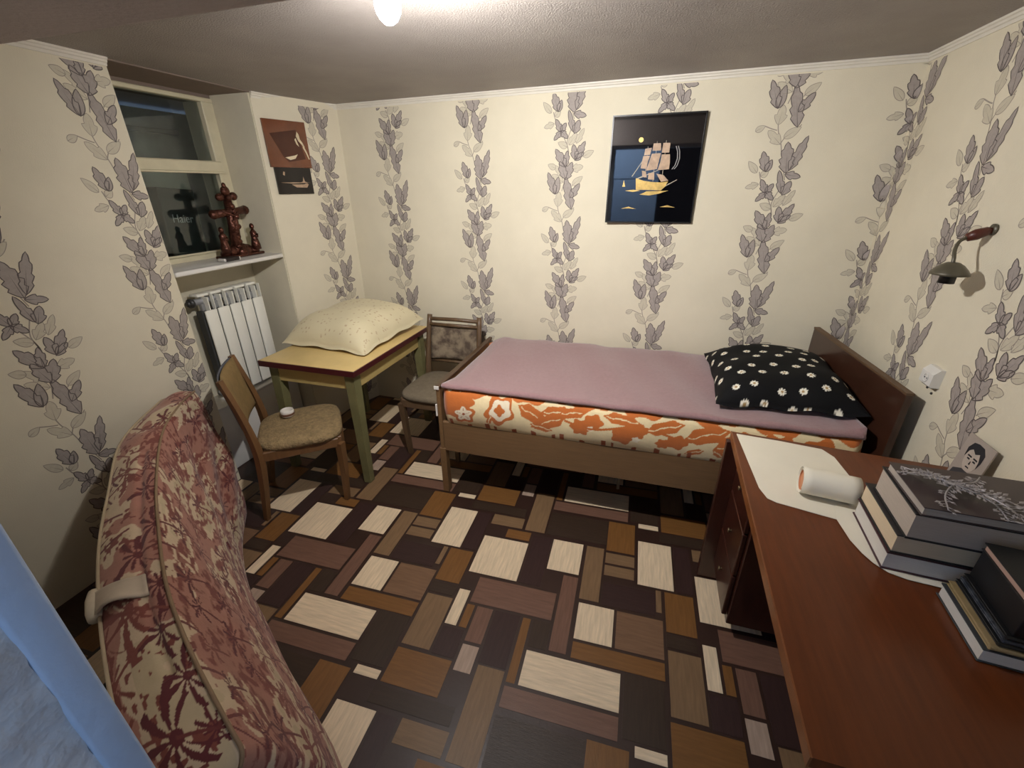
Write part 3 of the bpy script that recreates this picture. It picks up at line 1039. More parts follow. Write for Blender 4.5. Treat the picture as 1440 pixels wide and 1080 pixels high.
# black daisy pillow
def pillow_pts(nu, nv, W_, D_, H_, seedp, corner=.06):
    r_ = np.random.default_rng(seedp)
    ph_ = r_.uniform(0, 6, 8)
    top, bot = [], []
    for i in range(nu + 1):
        for j in range(nv + 1):
            u = -1 + 2 * i / nu; v = -1 + 2 * j / nv
            pin = 1 - .075 * (1 - v * v) * u * u
            piv = 1 - .06 * (1 - u * u) * v * v
            x = u * W_ / 2 * (1 - .10 * (v * v) * 0) * (1 - corner * (1 - v * v) * (abs(u) ** 3))
            y = v * D_ / 2 * (1 - corner * (1 - u * u) * (abs(v) ** 3))
            prof = max(0.0, (1 - u ** 4)) ** .62 * max(0.0, (1 - v ** 4)) ** .62
            h = H_ * prof
            wr = .010 * prof * (math.sin(5 * u + ph_[0] + 2 * v) + .7 * math.sin(9 * v + ph_[1] - 3 * u)) * (1 - prof * .5)
            edge = .006 * math.sin(9 * u + ph_[2]) * (abs(v) ** 6) + .006 * math.sin(9 * v + ph_[3]) * (abs(u) ** 6)
            top.append((x, y, h + wr + edge + .012))
            bot.append((x, y, -.02 * prof + edge + .012))
    return top, bot


def make_pillow(t, name, nu, nv, W_, D_, H_, seedp, mtx, m, colfn):
    top, bot = pillow_pts(nu, nv, W_, D_, H_, seedp)
    n = len(top)
    T = [mtx @ Vector(p) for p in top]
    T2 = [mtx @ Vector(p) for p in bot]
    b = B()
    f = [(i * (nv + 1) + j, (i + 1) * (nv + 1) + j, (i + 1) * (nv + 1) + j + 1, i * (nv + 1) + j + 1) for i in range(nu) for j in range(nv)]
    edge = [i * (nv + 1) for i in range(nu + 1)] + [nu * (nv + 1) + j for j in range(1, nv + 1)] + [i * (nv + 1) + nv for i in range(nu - 1, -1, -1)] + [j for j in range(nv - 1, 0, -1)]
    b.add(T, f, 0, True)
    b.add(T2, [q[::-1] for q in f], 0, True)
    for a, c in zip(edge, edge[1:] + edge[:1]):
        b.f.append((a, c, c + n, a + n)); b.mi.append(0); b.sm.append(True)
    G = np.array(top).reshape(nu + 1, nv + 1, 3)
    du = np.concatenate([np.zeros((1, nv + 1)), np.cumsum(np.linalg.norm(np.diff(G, axis=0), axis=2), axis=0)])
    dv = np.concatenate([np.zeros((nu + 1, 1)), np.cumsum(np.linalg.norm(np.diff(G, axis=1), axis=2), axis=1)], axis=1)
    cols = colfn(np.stack([(du - du[nu // 2]).ravel(), (dv - dv[:, nv // 2:nv // 2 + 1]).ravel()], axis=1))
    cols = np.vstack([cols, colfn(np.array([p[:2] for p in bot]))])
    return b.build(name, m, t, colors=cols, fixn=False)


t = thing('daisy_pillow', 'black pillow printed with white daisies at the head of the bed', 'pillow', (.70, 2.30, .70))
DB = np.array(lin((7, 7, 9))); DW = np.array(lin((233, 228, 210))); DY = np.array(lin((168, 138, 90)))
dais = []
for i in range(9):
    for j in range(9):
        dais.append((-.37 + i * .092 + (.05 if j % 2 else 0) + rng.uniform(-.018, .018), -.385 + j * .096 + rng.uniform(-.02, .02), rng.uniform(0, 6)))


def daisycol(p):
    c = np.tile(DB, (len(p), 1)).astype(float)
    for x, y, a0 in dais:
        d = np.hypot(p[:, 0] - x, p[:, 1] - y); a = np.arctan2(p[:, 1] - y, p[:, 0] - x) + a0
        c[d < .0178 * (.45 + .55 * np.abs(np.cos(a * 4.5)) ** .6)] = DW
        c[d < .006] = DY
    return c


MP = Matrix.Translation((.668, 2.295, .706)) @ Matrix.Rotation(math.radians(-1), 4, 'Z') @ Matrix.Rotation(math.radians(-2.5), 4, 'Y')
make_pillow(t, 'pillowcase', 170, 190, .59, .70, .125, 3, MP, mat('black_cotton', (255, 255, 255), .8, attr='print', spec=.25), daisycol)

# ------------------------------------------------------------------ kitchen table
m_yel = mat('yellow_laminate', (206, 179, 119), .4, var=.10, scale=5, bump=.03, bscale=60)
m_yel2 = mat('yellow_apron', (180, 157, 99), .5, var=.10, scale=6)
m_olive = mat('olive_paint', (109, 104, 68), .55, var=.18, scale=9, bump=.1, bscale=30)
t = thing('kitchen_table', 'yellow-topped kitchen table with maroon edge and olive legs in the corner', 'table', (-1.755, 2.23, 0), math.radians(-1.2))
TX0, TX1, TY0, TY1 = -2.072, -1.440, 1.800, 2.660
B().box((TX0, TY0, .705), (TX1, TY1, .731), .004, 2).build('table_top', m_yel, t)
m_mar = mat('maroon_edging', (69, 22, 26), .35, var=.15, scale=20)
b = B()
b.box((TX0 - .003, TY0 - .004, .695), (TX1 + .003, TY0 + .004, .729), .002)
b.box((TX1 - .004, TY0 - .003, .695), (TX1 + .004, TY1 + .003, .728), .002)
b.box((TX0 - .004, TY0 - .003, .695), (TX0 + .004, TY1 + .003, .728), .002)
b.build('edge_band', m_mar, t)
for a_, c_ in (((TX0 + .05, TY0 + .035, .600), (TX1 - .05, TY0 + .053, .703)), ((TX0 + .05, TY1 - .053, .600), (TX1 - .05, TY1 - .035, .703)),
               ((TX1 - .053, TY0 + .05, .600), (TX1 - .035, TY1 - .05, .703)), ((TX0 + .035, TY0 + .05, .600), (TX0 + .053, TY1 - .05, .703))):
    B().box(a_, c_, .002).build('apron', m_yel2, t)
for sx, sy_ in ((TX0 + .062, TY0 + .062), (TX1 - .05, TY0 + .05), (TX1 - .05, TY1 - .062), (TX0 + .062, TY1 - .062)):
    ox = .018 if sx > -1.7 else -.012
    oy = -.03 if sy_ < 2.2 else .012
    b = B(); b.tube([(sx + ox, sy_ + oy, .001), (sx + ox * .4, sy_ + oy * .4, .38), (sx, sy_, .703)], [.030, .036, .043], 4, smooth=False)
    b.build('leg', m_olive, t)

t = thing('floral_pillow', 'large cream pillow with tiny flowers lying on the yellow table', 'pillow', (-1.80, 2.37, .732))
PC = np.array(lin((207, 195, 160))); PF = np.array(lin((165, 135, 108)))
pf = [(rng.uniform(-.36, .36), rng.uniform(-.34, .34)) for _ in range(260)]


def pilcol(p):
    c = np.tile(PC, (len(p), 1)).astype(float)
    for x, y in pf:
        d = np.hypot(p[:, 0] - x, p[:, 1] - y)
        c[d < .0050] = PF * .7 + PC * .3
    return c


MP = Matrix.Translation((-1.785, 2.345, .754)) @ Matrix.Rotation(math.radians(-4), 4, 'Z') @ Matrix.Rotation(math.radians(3), 4, 'X')
make_pillow(t, 'pillowcase', 130, 130, .62, .66, .165, 11, MP, mat('cream_cotton', (255, 255, 255), .85, attr='print', sheen=.1, bump=.15, bscale=40), pilcol)

# ------------------------------------------------------------------ chairs
def chair(t, lw, mseat, mback, mrear, sw=.42, sd=.42, sz=.435, top=.83, rail=False, flat_back=True):
    """local coordinates, front towards -Y"""
    mw = WM(t)

    def L(p):
        return tuple(mw @ Vector(p))
    hw, hd = sw / 2, sd / 2
    for s in (-1, 1):
        B().tube([L((s * (hw - .035), -hd + .045, .001)), L((s * (hw - .028), -hd + .03, .22)), L((s * (hw - .024), -hd + .026, sz - .045))], [.017, .022, .027], 4, smooth=False).build('leg', lw, t)
        pts = catmull([(s * (hw - .03), hd + .035, .001), (s * (hw - .02), hd + .0, .25), (s * (hw - .015), hd - .012, sz), (s * (hw - .018), hd + .012, .62), (s * (hw - .025), hd + .058, top)], 16)
        b = B(); b.tube([L(p) for p in pts], [.017 + .007 * math.sin(PI * min(1, i / 16 * 1.25)) for i in range(17)], 4 if not rail else 8, smooth=rail)
        b.build('leg', lw, t)
    b = B()
    M4 = mw
    b.box((-hw + .03, -hd + .012, sz - .065), (hw - .03, -hd + .034, sz - .012), .004, mtx=M4)
    b.box((-hw + .012, -hd + .03, sz - .065), (-hw + .034, hd - .02, sz - .012), .004, mtx=M4)
    b.box((hw - .034, -hd + .03, sz - .065), (hw - .012, hd - .02, sz - .012), .004, mtx=M4)
    b.box((-hw + .03, hd - .034, sz - .065), (hw - .03, hd - .012, sz - .012), .004, mtx=M4)
    b.build('seat_frame', lw, t)
    # padded seat: superellipse outline, domed
    b = B()
    n = 40
    prof = [(1.0, -.012), (1.0, .006), (.985, .016), (.93, .023), (.75, .029), (.45, .032), (.01, .033)]
    v, f = [], []
    for r_, h in prof:
        for k in range(n):
            a = 2 * PI * k / n
            ca, sa = math.cos(a), math.sin(a)
            e = .5
            x = hw * r_ * math.copysign(abs(ca) ** e, ca) * (1 + .04 * -math.copysign(abs(sa) ** e, sa))
            y = hd * r_ * math.copysign(abs(sa) ** e, sa)
            v.append(L((x, y, sz + h)))
    for i in range(len(prof) - 1):
        for k in range(n):
            f.append((i * n + k, i * n + (k + 1) % n, (i + 1) * n + (k + 1) % n, (i + 1) * n + k))
    f.append(tuple(range(n))); f.append(tuple((len(prof) - 1) * n + k for k in range(n)))
    b.add(v, f, 0, True)
    b.build('seat', mseat, t)
    # backrest pad, slightly curved
    z0, z1 = sz + .10, top - (.075 if rail else .005)
    bw = hw - .032

    def back(off, inset):
        def fn(u, w):
            x = (-1 + 2 * u) * (bw - inset)
            k = inset + w * (z1 - z0 - 2 * inset)
            z = z0 + k
            yb = hd - .008 + (z - sz) * .165
            edge = min(u, 1 - u, w, 1 - w)
            dome = (1 - (1 - min(1, edge / .18)) ** 2)
            return L((x, yb + .020 * (1 - (2 * u - 1) ** 2) - off * dome - off * .3, z))
        return fn
    b = B(); b.grid(back(.018, 0), 16, 14); b.build('backrest', mback, t, fixn=False).modifiers.new('s', 'SOLIDIFY').thickness = .006
    b = B(); b.grid(back(-.012, 0), 16, 14); b.build('back_panel', mrear, t, fixn=False).modifiers.new('s', 'SOLIDIFY').thickness = .006
    if rail:
        each('back_rail', [B().tube([L((-bw - .015, hd + .050, top - .028)), L((0, hd + .062, top - .028)), L((bw + .015, hd + .050, top - .028))], .013, 8),
                           B().tube([L((-bw - .01, hd + .022, z0 - .012)), L((bw + .01, hd + .022, z0 - .012))], .011, 8),
                           B().tube([L((-bw - .01, hd + .040, z1 + .012)), L((bw + .01, hd + .040, z1 + .012))], .012, 8)], lw, t)
        each('stretcher', [B().tube([L((-hw + .03, -hd + .03, .365)), L((hw - .03, -hd + .03, .365))], .009, 6),
                           B().tube([L((-hw + .026, -hd + .03, .25)), L((-hw + .026, hd, .25))], .009, 6),
                           B().tube([L((hw - .026, -hd + .03, .25)), L((hw - .026, hd, .25))], .009, 6)], lw, t)


m_chw = mat('chair_beech', (106, 74, 44), .45, var=.2, scale=8, stretch=(6, 6, 1))
m_chw2 = mat('chair_walnut', (92, 71, 50), .45, var=.2, scale=8, stretch=(6, 6, 1))
t = thing('dining_chair', 'wooden chair with tan woven seat and curved back in front of the radiator', 'chair', (-1.735, 1.665, 0), math.radians(90 + 40), group=None)
chair(t, m_chw, mat('tan_boucle', (140, 118, 82), .95, var=.3, scale=45, bump=.9, bscale=110), mat('tan_backrest_cloth', (128, 104, 63), .8, var=.14, scale=25), mat('grey_back_cloth', (85, 86, 92), .8, var=.1, scale=12), sw=.42, sd=.42, sz=.425, top=.82)
t = thing('dining_chair', 'wooden chair with brown floral back squeezed between table and bed', 'chair', (-1.205, 2.335, 0), math.radians(0))
chair(t, m_chw2, mat('grey_brown_cloth', (111, 99, 80), .95, var=.15, scale=40, bump=.3, bscale=150), mat('brown_floral_velvet', (78, 64, 52), .9, color2=(131, 116, 95), scale=14, bump=.2, bscale=60, sharp=(.4, .6)), mat('dark_back_cloth', (59, 53, 50), .9, var=.1), sw=.41, sd=.44, sz=.43, top=.835, rail=True)

t = thing('ceramic_dish', 'small white ceramic dish standing on the tan chair seat', 'dish', (-1.835, 1.69, .4595))
B().lathe([(.0, .001), (.026, .001), (.033, .007), (.036, .020), (.0355, .034), (.033, .041), (.030, .040), (.031, .026), (.028, .012), (.0, .010)], (-1.835, 1.69, .4600), 28).build('bowl', mat('white_glaze', (214, 208, 198), .2, var=.04), t)
B().lathe([(.0362, .014), (.0370, .016), (.0370, .024), (.0362, .026)], (-1.835, 1.69, .4600), 28).build('brown_band', mat('brown_glaze', (107, 74, 58), .3), t)

# ------------------------------------------------------------------ palm-print mattress leaning in the near left corner
Tpts = [(-2.137, 1.464, .690), (-1.990, 1.255, .712), (-1.854, 1.075, .708), (-1.575, .845, .702), (-1.369, .690, .698), (-1.107, .520, .694), (-.894, .405, .680), (-.735, .335, .640), (-.640, .300, .585)]
Bpts = [(-1.960, 1.385, .006), (-1.830, 1.235, .006), (-1.700, 1.110, .006), (-1.480, .945, .006), (-1.300, .850, .006), (-1.100, .738, .006), (-.930, .650, .006), (-.780, .572, .006), (-.640, .480, .006)]
NU = 880
Tc = np.array(catmull(Tpts, NU)); Bc = np.array(catmull(Bpts, NU))
TH_ = .145
tan = np.gradient(Tc * .5 + Bc * .5, axis=0)
tan /= np.linalg.norm(tan, axis=1)[:, None]
upv = Tc - Bc
H_ = np.linalg.norm(upv, axis=1)
upn = upv / H_[:, None]
thk = np.cross(upn, tan)
thk /= np.linalg.norm(thk, axis=1)[:, None]
if thk[NU // 2][0] > 0:
    thk = -thk
seg = np.linalg.norm(np.diff(Tc * .5 + Bc * .5, axis=0), axis=1)
arc = np.concatenate([[0], np.cumsum(seg)])
print('palm mattress length', arc[-1], 'height', H_.mean())
# profile points: (h fraction 0..1, thickness fraction 0..1, v print coordinate)
prof = []
HH = .72
NF, NT = 150, 56
for k in range(NF + 1):
    prof.append((k / NF, 0.0, k / NF * HH))
for k in range(1, NT + 1):
    prof.append((1.0, k / NT, HH + k / NT * TH_))
for k in range(1, 13):
    prof.append((1 - k / 12, 1.0, HH + TH_ + k / 12 * HH))
prof = prof
NPF = len(prof)
V = np.zeros((NU + 1, NPF, 3)); UU = np.zeros((NU + 1, NPF)); VV = np.zeros((NU + 1, NPF))
for i in range(NU + 1):
    e = min(arc[i], arc[-1] - arc[i])
    endr = math.sqrt(max(0, 1 - (1 - min(1, e / .05)) ** 2))
    for j, (h, w, vv) in enumerate(prof):
        a = arc[i]
        edge = min(h, 1 - h)
        bul = 0.0
        if w == 0.0:
            bul = -.034 * (math.sin(PI * h) ** .6) - .006 * math.sin(a * 9 + h * 4) * math.sin(PI * h) - .004 * math.sin(h * 14 + a * 21 * (1 if a < .7 else .4)) * math.sin(PI * h)
            # diagonal drag folds near the far end
            bul += -.006 * math.sin(26 * (a * .7 + h * .55)) * math.exp(-((a - .25) / .35) ** 2) * math.sin(PI * h)
        elif w == 1.0:
            bul = .015 * math.sin(PI * h)
        top = 0.0
        if h == 1.0:
            top = .014 * math.sin(PI * w) + .007 * math.sin(a * 31) * math.sin(PI * w) * math.exp(-((a - .25) / .3) ** 2) + .004 * math.sin(a * 11 + w * 3)
            top -= .010 * math.exp(-((w - .30) / .07) ** 2) * (1 if .55 < a < 1.5 else 0)
        ww = .5 + (w - .5) * (.25 + .75 * endr)
        hh = .5 + (h - .5) * (.93 + .07 * endr)
        p = Bc[i] + upn[i] * (hh * H_[i] + top) + thk[i] * (ww * TH_ + bul * endr)
        if p[2] < .004: p[2] = .004
        V[i, j] = p; UU[i, j] = a; VV[i, j] = vv

PCR = np.array(lin((201, 179, 148))); PPK = np.array(lin((166, 116, 98))); PMR = np.array(lin((94, 36, 38))); PM2 = np.array(lin((124, 64, 52))); PGN = np.array(lin((168, 154, 114)))


def vnoise(x, y, seed):
    r_ = np.random.default_rng(seed)
    tab = r_.random((64, 64))
    xi = np.floor(x).astype(int); yi = np.floor(y).astype(int)
    fx, fy = x - xi, y - yi
    fx = fx * fx * (3 - 2 * fx); fy = fy * fy * (3 - 2 * fy)
    g = lambda a, c: tab[a % 64, c % 64]
    return (g(xi, yi) * (1 - fx) + g(xi + 1, yi) * fx) * (1 - fy) + (g(xi, yi + 1) * (1 - fx) + g(xi + 1, yi + 1) * fx) * fy


def palm_print(u, v):
    n1 = vnoise(u * 7, v * 16, 1) * .6 + vnoise(u * 15, v * 30, 2) * .4
    n2 = vnoise(u * 30 + 5, v * 60, 3)
    col = np.tile(PCR, (len(u), 1)).astype(float)
    m = n1 + .12 * (n2 - .5) > .49
    col[m] = PPK
    col[(n1 < .30)] = PCR * .6 + PGN * .4
    # distant palm haze: streaky brownish blotches running along the cloth
    face = v < HH - .02
    s = vnoise(u * 16 + v * 12, v * 42 - u * 14, 4) * .55 + vnoise(u * 60 + v * 30, v * 95, 5) * .45
    m = face & (s > .53)
    col[m] = PM2 * .45 + PPK * .55
    m = face & (s > .62)
    col[m] = PM2
    m = ~face & (vnoise(u * 26, v * 44 + 7, 6) * .6 + vnoise(u * 80, v * 120, 7) * .4 > .68)
    col[m] = PM2
    r_ = np.random.default_rng(21)
    # palms: crown of drooping fronds + slanted trunk
    cells = []
    for a in np.arange(.03, 2.0, .135):
        for c in np.arange(.0, HH + TH_ + .02, .125):
            cells.append((a + r_.uniform(-.045, .045) + (.06 if int(c / .125) % 2 else 0), c + r_.uniform(-.03, .03), r_.uniform(.045, .078), r_.uniform(0, 6), r_.uniform(-.6, .6)))
    cells.append((.66, HH + .085, .085, .4, .3)); cells.append((1.27, HH + .08, .10, 1.4, .5)); cells.append((1.62, HH + .07, .11, 2.0, .4))
    for cu_, cv_, R_, a0, lean in cells:
        sel = np.where((np.abs(u - cu_) < R_ * 1.7) & (np.abs(v - cv_) < R_ * 2.0))[0]
        if not len(sel): continue
        x = u[sel] - cu_; y = (v[sel] - cv_) * 1.1
        band = cv_ > HH
        x = x / (1.35 if band else 1.1)
        d = np.hypot(x, y); a = np.arctan2(y + d * d * 6.0, x)
        nf = 11
        fr = np.abs(((a + a0) * nf / (2 * PI)) % 1 - .5) * 2          # 0..1 distance from frond axis
        Rl = R_ * (.72 + .28 * np.sin(np.floor((a + a0) * nf / (2 * PI)) * 2.4 + a0))
        wmask = (fr < (.58 - .50 * np.abs(d / Rl - .40)) + .05 * np.sin(d * 300)) & (d < Rl)
        wmask &= (a > -.55) & (a < PI + .55) | (a < -PI + .55)
        wmask |= d < R_ * .13
        tr = (np.abs(x - lean * (-y) - .1 * y * y / R_) < .0035) & (y < 0) & (y > -R_ * 1.5)
        cc = PMR if r_.random() > .35 else PM2
        col[sel[wmask]] = cc
        col[sel[tr]] = cc * .6 + PM2 * .4
    return col


t = thing('folding_mattress', 'red and cream palm-print mattress standing on its long edge by the left wall', 'mattress', (-1.35, .85, 0))
b = B()
f = [(i * NPF + j, (i + 1) * NPF + j, (i + 1) * NPF + j + 1, i * NPF + j + 1) for i in range(NU) for j in range(NPF - 1)]
f += [(i * NPF + NPF - 1, (i + 1) * NPF + NPF - 1, (i + 1) * NPF, i * NPF) for i in range(NU)]
b.add(V.reshape(-1, 3), f, 0, True)
for i in (0, NU):
    b.f.append(tuple(i * NPF + j for j in range(NPF))); b.mi.append(0); b.sm.append(False)
b.build('cover', mat('palm_print_cotton', (255, 255, 255), .9, attr='print', var=.07, scale=20, bump=.12, bscale=120, sheen=.15), t, colors=palm_print(UU.ravel(), VV.ravel()))
m_pipe = mat('piping_brown', (141, 116, 88), .8, var=.1, scale=30)
rows = range(4, NU - 3, 7)
b = B(); b.tube([V[i, NF] + thk[i] * -.002 + upn[i] * .003 for i in rows], .0045, 6); b.build('piping', m_pipe, t)
b = B(); b.tube([V[i, NF + NT] + thk[i] * .002 + upn[i] * .003 for i in rows], .0045, 6); b.build('piping', mat('piping_cream', (183, 164, 134), .8, var=.1), t)
# loose strap / handle flap on the top edge
i0 = int(np.argmin(np.linalg.norm(V[:, NF + NT, :2] - np.array([-1.235, .440]), axis=1)))
b = B()
ctr = V[i0, NF + NT - 2]


def flap(u, w):
    c = ctr + tan[i0] * (-.05 + .085 * u) + upn[i0] * (.012 + .030 * math.sin(PI * min(1, w * 1.1)) * (0.4 + .6 * u)) - thk[i0] * (-.012 + .115 * w) + tan[i0] * (.05 * w)
    return tuple(c)


b.grid(flap, 10, 16)
o = b.build('strap', mat('cream_strap', (185, 169, 148), .85, var=.12, scale=14), t, fixn=False)
o.modifiers.new('s', 'SOLIDIFY').thickness = .006
b = B()
i1 = max(0, i0 - 6)
c = V[i1, NF + NT] + thk[i1] * .012 + upn[i1] * .002
b.tube([c - tan[i1] * .050, c - tan[i1] * .02, c + tan[i1] * .03, c + tan[i1] * .055], [.013, .018, .018, .014], 10)
b.build('side_handle', mat('cream_strap2', (194, 180, 156), .85, var=.1, scale=14), t)

# ------------------------------------------------------------------ desk
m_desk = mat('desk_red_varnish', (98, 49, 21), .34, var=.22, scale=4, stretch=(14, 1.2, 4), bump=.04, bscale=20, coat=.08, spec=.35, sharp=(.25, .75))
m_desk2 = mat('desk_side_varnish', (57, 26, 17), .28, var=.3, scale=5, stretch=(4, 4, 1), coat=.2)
t = thing('writing_desk', 'long reddish-brown varnished writing desk against the right wall', 'desk', (.71, 1.09, 0))
v = [(.356, .534), (1.060, .534), (1.060, 1.600), (.388, 1.658)]
b = B(); b.prism(v, lambda x, y, z: (x, y, z), .712, .740); b.build('desk_top', m_desk, t)
b = B()
b.prism([(.354, .533), (.358, .533), (.390, 1.659), (.386, 1.659)], lambda x, y, z: (x, y, z), .711, .741)
b.build('edge_strip', mat('desk_edge_lipping', (125, 74, 40), .3, var=.2, scale=15), t)
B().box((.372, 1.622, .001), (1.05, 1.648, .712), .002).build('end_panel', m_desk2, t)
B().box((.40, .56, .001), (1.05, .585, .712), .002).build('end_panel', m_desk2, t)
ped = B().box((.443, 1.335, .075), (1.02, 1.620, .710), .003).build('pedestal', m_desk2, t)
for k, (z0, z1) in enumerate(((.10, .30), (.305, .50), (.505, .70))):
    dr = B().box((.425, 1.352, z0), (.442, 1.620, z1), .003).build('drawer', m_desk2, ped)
for k, z in enumerate((.20, .40, .60)):
    q = B(); q.lathe([(.005, 0), (.005, .006), (.009, .008), (.009, .012), (.0, .014)], (.425, 1.487, z), 12, axis=(-1, 0, 0))
    q.build('knob', mat('dull_brass', (110, 92, 66), .4, metal=.6, var=.1), ped)
B().box((1.03, .585, .25), (1.045, 1.335, .712), .002).build('back_panel', m_desk2, t)

# paper on the desk
m_pap = mat('white_drawing_paper', (226, 218, 198), .7, var=.03, scale=6)
t = thing('drawing_sheet', 'big white sheet of paper with one rolled edge lying on the desk', 'paper', (.56, 1.42, .741))
shape = [(.402, 1.640), (.418, 1.30), (.432, 1.250), (.455, 1.236), (.60, 1.203), (.70, 1.195), (.715, 1.44), (.705, 1.56), (.680, 1.606), (.55, 1.626)]
b = B(); b.prism(shape, lambda x, y, z: (x, y, z), .7408, .7422); b.build('sheet', m_pap, t)
b = B()
pts = []
for k in range(38):                    # spiral cross-section of the rolled edge, axis along +X
    a = -PI / 2 + k / 37 * 3.6 * PI
    r_ = .044 - .011 * k / 37
    pts.append((r_ * math.cos(a), r_ * math.sin(a)))
AX0, AX1 = Vector((.527, 1.312, .7425)), Vector((.672, 1.292, .7425))
dirv = (AX1 - AX0).normalized(); nrm = Vector((-dirv.y, dirv.x, 0))


def roll(u, w):
    k = w * 37; i = int(min(36, k)); fr = k - i
    px = pts[i][0] * (1 - fr) + pts[i + 1][0] * fr; pz = pts[i][1] * (1 - fr) + pts[i + 1][1] * fr
    p = AX0 + (AX1 - AX0) * u + nrm * px + Vector((0, 0, .0445 + pz))
    return tuple(p)


b.grid(roll, 6, 74)
o = b.build('rolled_edge', m_pap, t, fixn=False)
o.modifiers.new('s', 'SOLIDIFY').thickness = .0012
b = B()


def roll_in(u, w):
    a = 2 * PI * w
    p = AX0 + (AX1 - AX0) * (.012 + u * .9) + nrm * (.0305 * math.cos(a)) + Vector((0, 0, .0445 + .0305 * math.sin(a)))
    return tuple(p)


b.grid(roll_in, 4, 28)
b.lathe([(.0, 0.0), (.030, 0.0)], AX0 + dirv * .006 + Vector((0, 0, .0445)), 24, axis=dirv)
b.build('printed_inside', mat('orange_print', (201, 138, 98), .6, color2=(124, 45, 28), scale=22, sharp=(.52, .60)), t, fixn=False)
t = thing('paper_sheet', 'white sheet with a rounded corner lying under the tall stack of books', 'paper', (.75, 1.12, .7425))
shape = [(.600, 1.205), (.606, 1.12), (.618, 1.075), (.632, 1.045), (.655, 1.020), (.69, 1.008), (.955, .985), (.955, 1.26), (.62, 1.27)]
b = B(); b.prism(shape, lambda x, y, z: (x, y, z), .7424, .7438); b.build('sheet', m_pap, t)


# ------------------------------------------------------------------ books
def book(label, x0, y0, z0, w, d, h, cover, pages, rz=0.0, spine='front', group=None, tilt=0.0):
    """hardback lying flat; spine on the front (-Y) side or on the right (+X) side"""
    t = thing('book', label, 'book', (x0, y0, z0), rz, group)
    mw = WM(t) @ Matrix.Rotation(tilt, 4, 'Y')
    c = .0042 if h > .04 else .0028
    b = B()
    b.box((0, 0, 0), (w, d, c), .0008, mtx=mw).box((0, 0, h - c), (w, d, h), .0008, mtx=mw)
    if spine == 'front':
        # rounded spine
        n = 8
        poly = [(.0035 - .0065 * math.sin(PI * k / n), h / 2 - h / 2 * math.cos(PI * k / n)) for k in range(n + 1)]
        poly += [(.0045, h), (.0045, 0)]
        v = [tuple(mw @ Vector((0, y, z))) for y, z in poly] + [tuple(mw @ Vector((w, y, z))) for y, z in poly]
        m = len(poly)
        b.add(v, [tuple(range(m)), tuple(range(m, 2 * m))] + [(i, (i + 1) % m, m + (i + 1) % m, m + i) for i in range(m)])
    else:
        b.box((w - .004, 0, 0), (w + .001, d, h), .001, mtx=mw)
    b.build('cover', cover, t)
    b = B()
    if spine == 'front':
        b.box((.004, .004, c), (w - .004, d - .004, h - c), mtx=mw)
    else:
        b.box((.0035, .0035, c), (w - .004, d - .0035, h - c), mtx=mw)
    b.build('pages', pages, t)
    return t


m_pg1 = mat('pages_white', (207, 200, 189), .8, var=.10, scale=5, stretch=(3, 3, 220))
m_pg2 = mat('pages_cream', (210, 189, 156), .8, var=.10, scale=5, stretch=(3, 3, 220))
m_pg3 = mat('pages_grey', (179, 165, 149), .8, var=.12, scale=5, stretch=(3, 3, 220))
m_pg5 = mat('pages_stained', (168, 158, 146), .8, var=.2, scale=5, stretch=(3, 3, 220))
m_pg4 = mat('pages_pink', (185, 150, 132), .8, var=.10, scale=5, stretch=(3, 3, 220))
m_cgrey = mat('cover_dark_grey', (34, 31, 31), .6, var=.12, scale=12)
m_cblack = mat('cover_black', (20, 20, 21), .5, var=.12, scale=12)
m_cbrown = mat('cover_brown_black', (60, 47, 48), .35, var=.12, scale=12)
m_ctan = mat('cover_worn_tan', (156, 134, 96), .7, color2=(125, 106, 60), scale=10, sharp=(.45, .7))
m_cred = mat('cover_dark_red', (67, 38, 42), .5, var=.12)
G1, G2 = 'stack of thick dictionaries on the desk', 'small stack of books on the desk'
book('thick book with white pages and dark red boards at the bottom of the tall stack', .640, 1.030, .7440, .300, .215, .0530, m_cred, m_pg1, math.radians(-3.5), spine='right', group=G1)
book('thick book with cream pages and black boards second from bottom in the tall stack', .644, 1.030, .7973, .300, .215, .0560, m_cgrey, m_pg2, math.radians(-3.0), spine='right', group=G1)
book('thickest book with grey-beige pages just below the top of the tall stack', .654, 1.020, .8536, .300, .200, .0735, mat('cover_charcoal', (24, 23, 23), .6, var=.12, scale=12), m_pg3, math.radians(-3.0), spine='right', group=G1)
book('thin brown-black book on top of the tall stack under a silver sprig', .660, 1.015, .9274, .285, .190, .0240, m_cbrown, m_pg5, math.radians(-2.0), spine='right', group=G1)
book('thick grey-boarded book with rough white pages at the bottom of the small front stack', .722, .812, .7410, .270, .172, .0345, mat('cover_slate', (52, 54, 56), .7, var=.15, scale=20), m_pg1, math.radians(-4), spine='right', group=G2)
book('worn tan paperback second from bottom in the small front stack', .731, .815, .7757, .255, .168, .0115, m_ctan, m_ctan, math.radians(-4), group=G2)
book('slim black book with a white page edge in the small front stack', .742, .818, .7874, .250, .166, .0085, m_cblack, m_pg1, math.radians(-4.5), group=G2)
book('thin dark blue-grey book in the middle of the small front stack', .748, .820, .7961, .245, .165, .0080, mat('cover_blue_grey', (43, 47, 56), .5, color2=(109, 111, 116), scale=25, sharp=(.5, .65)), m_cblack, math.radians(-4.5), group=G2)
book('slim book with pinkish pages beneath the thick black one', .752, .822, .8043, .240, .164, .0090, m_cblack, m_pg4, math.radians(-4.5), group=G2)
t = thing('book_box', 'thick black slipcase near the top of the small front stack', 'book', (.760, .824, .8135), math.radians(-5), G2)
mw = WM(t)
B().box((0, 0, 0), (.235, .162, .0735), .002, 2, mtx=mw).build('slipcase', m_cblack, t)
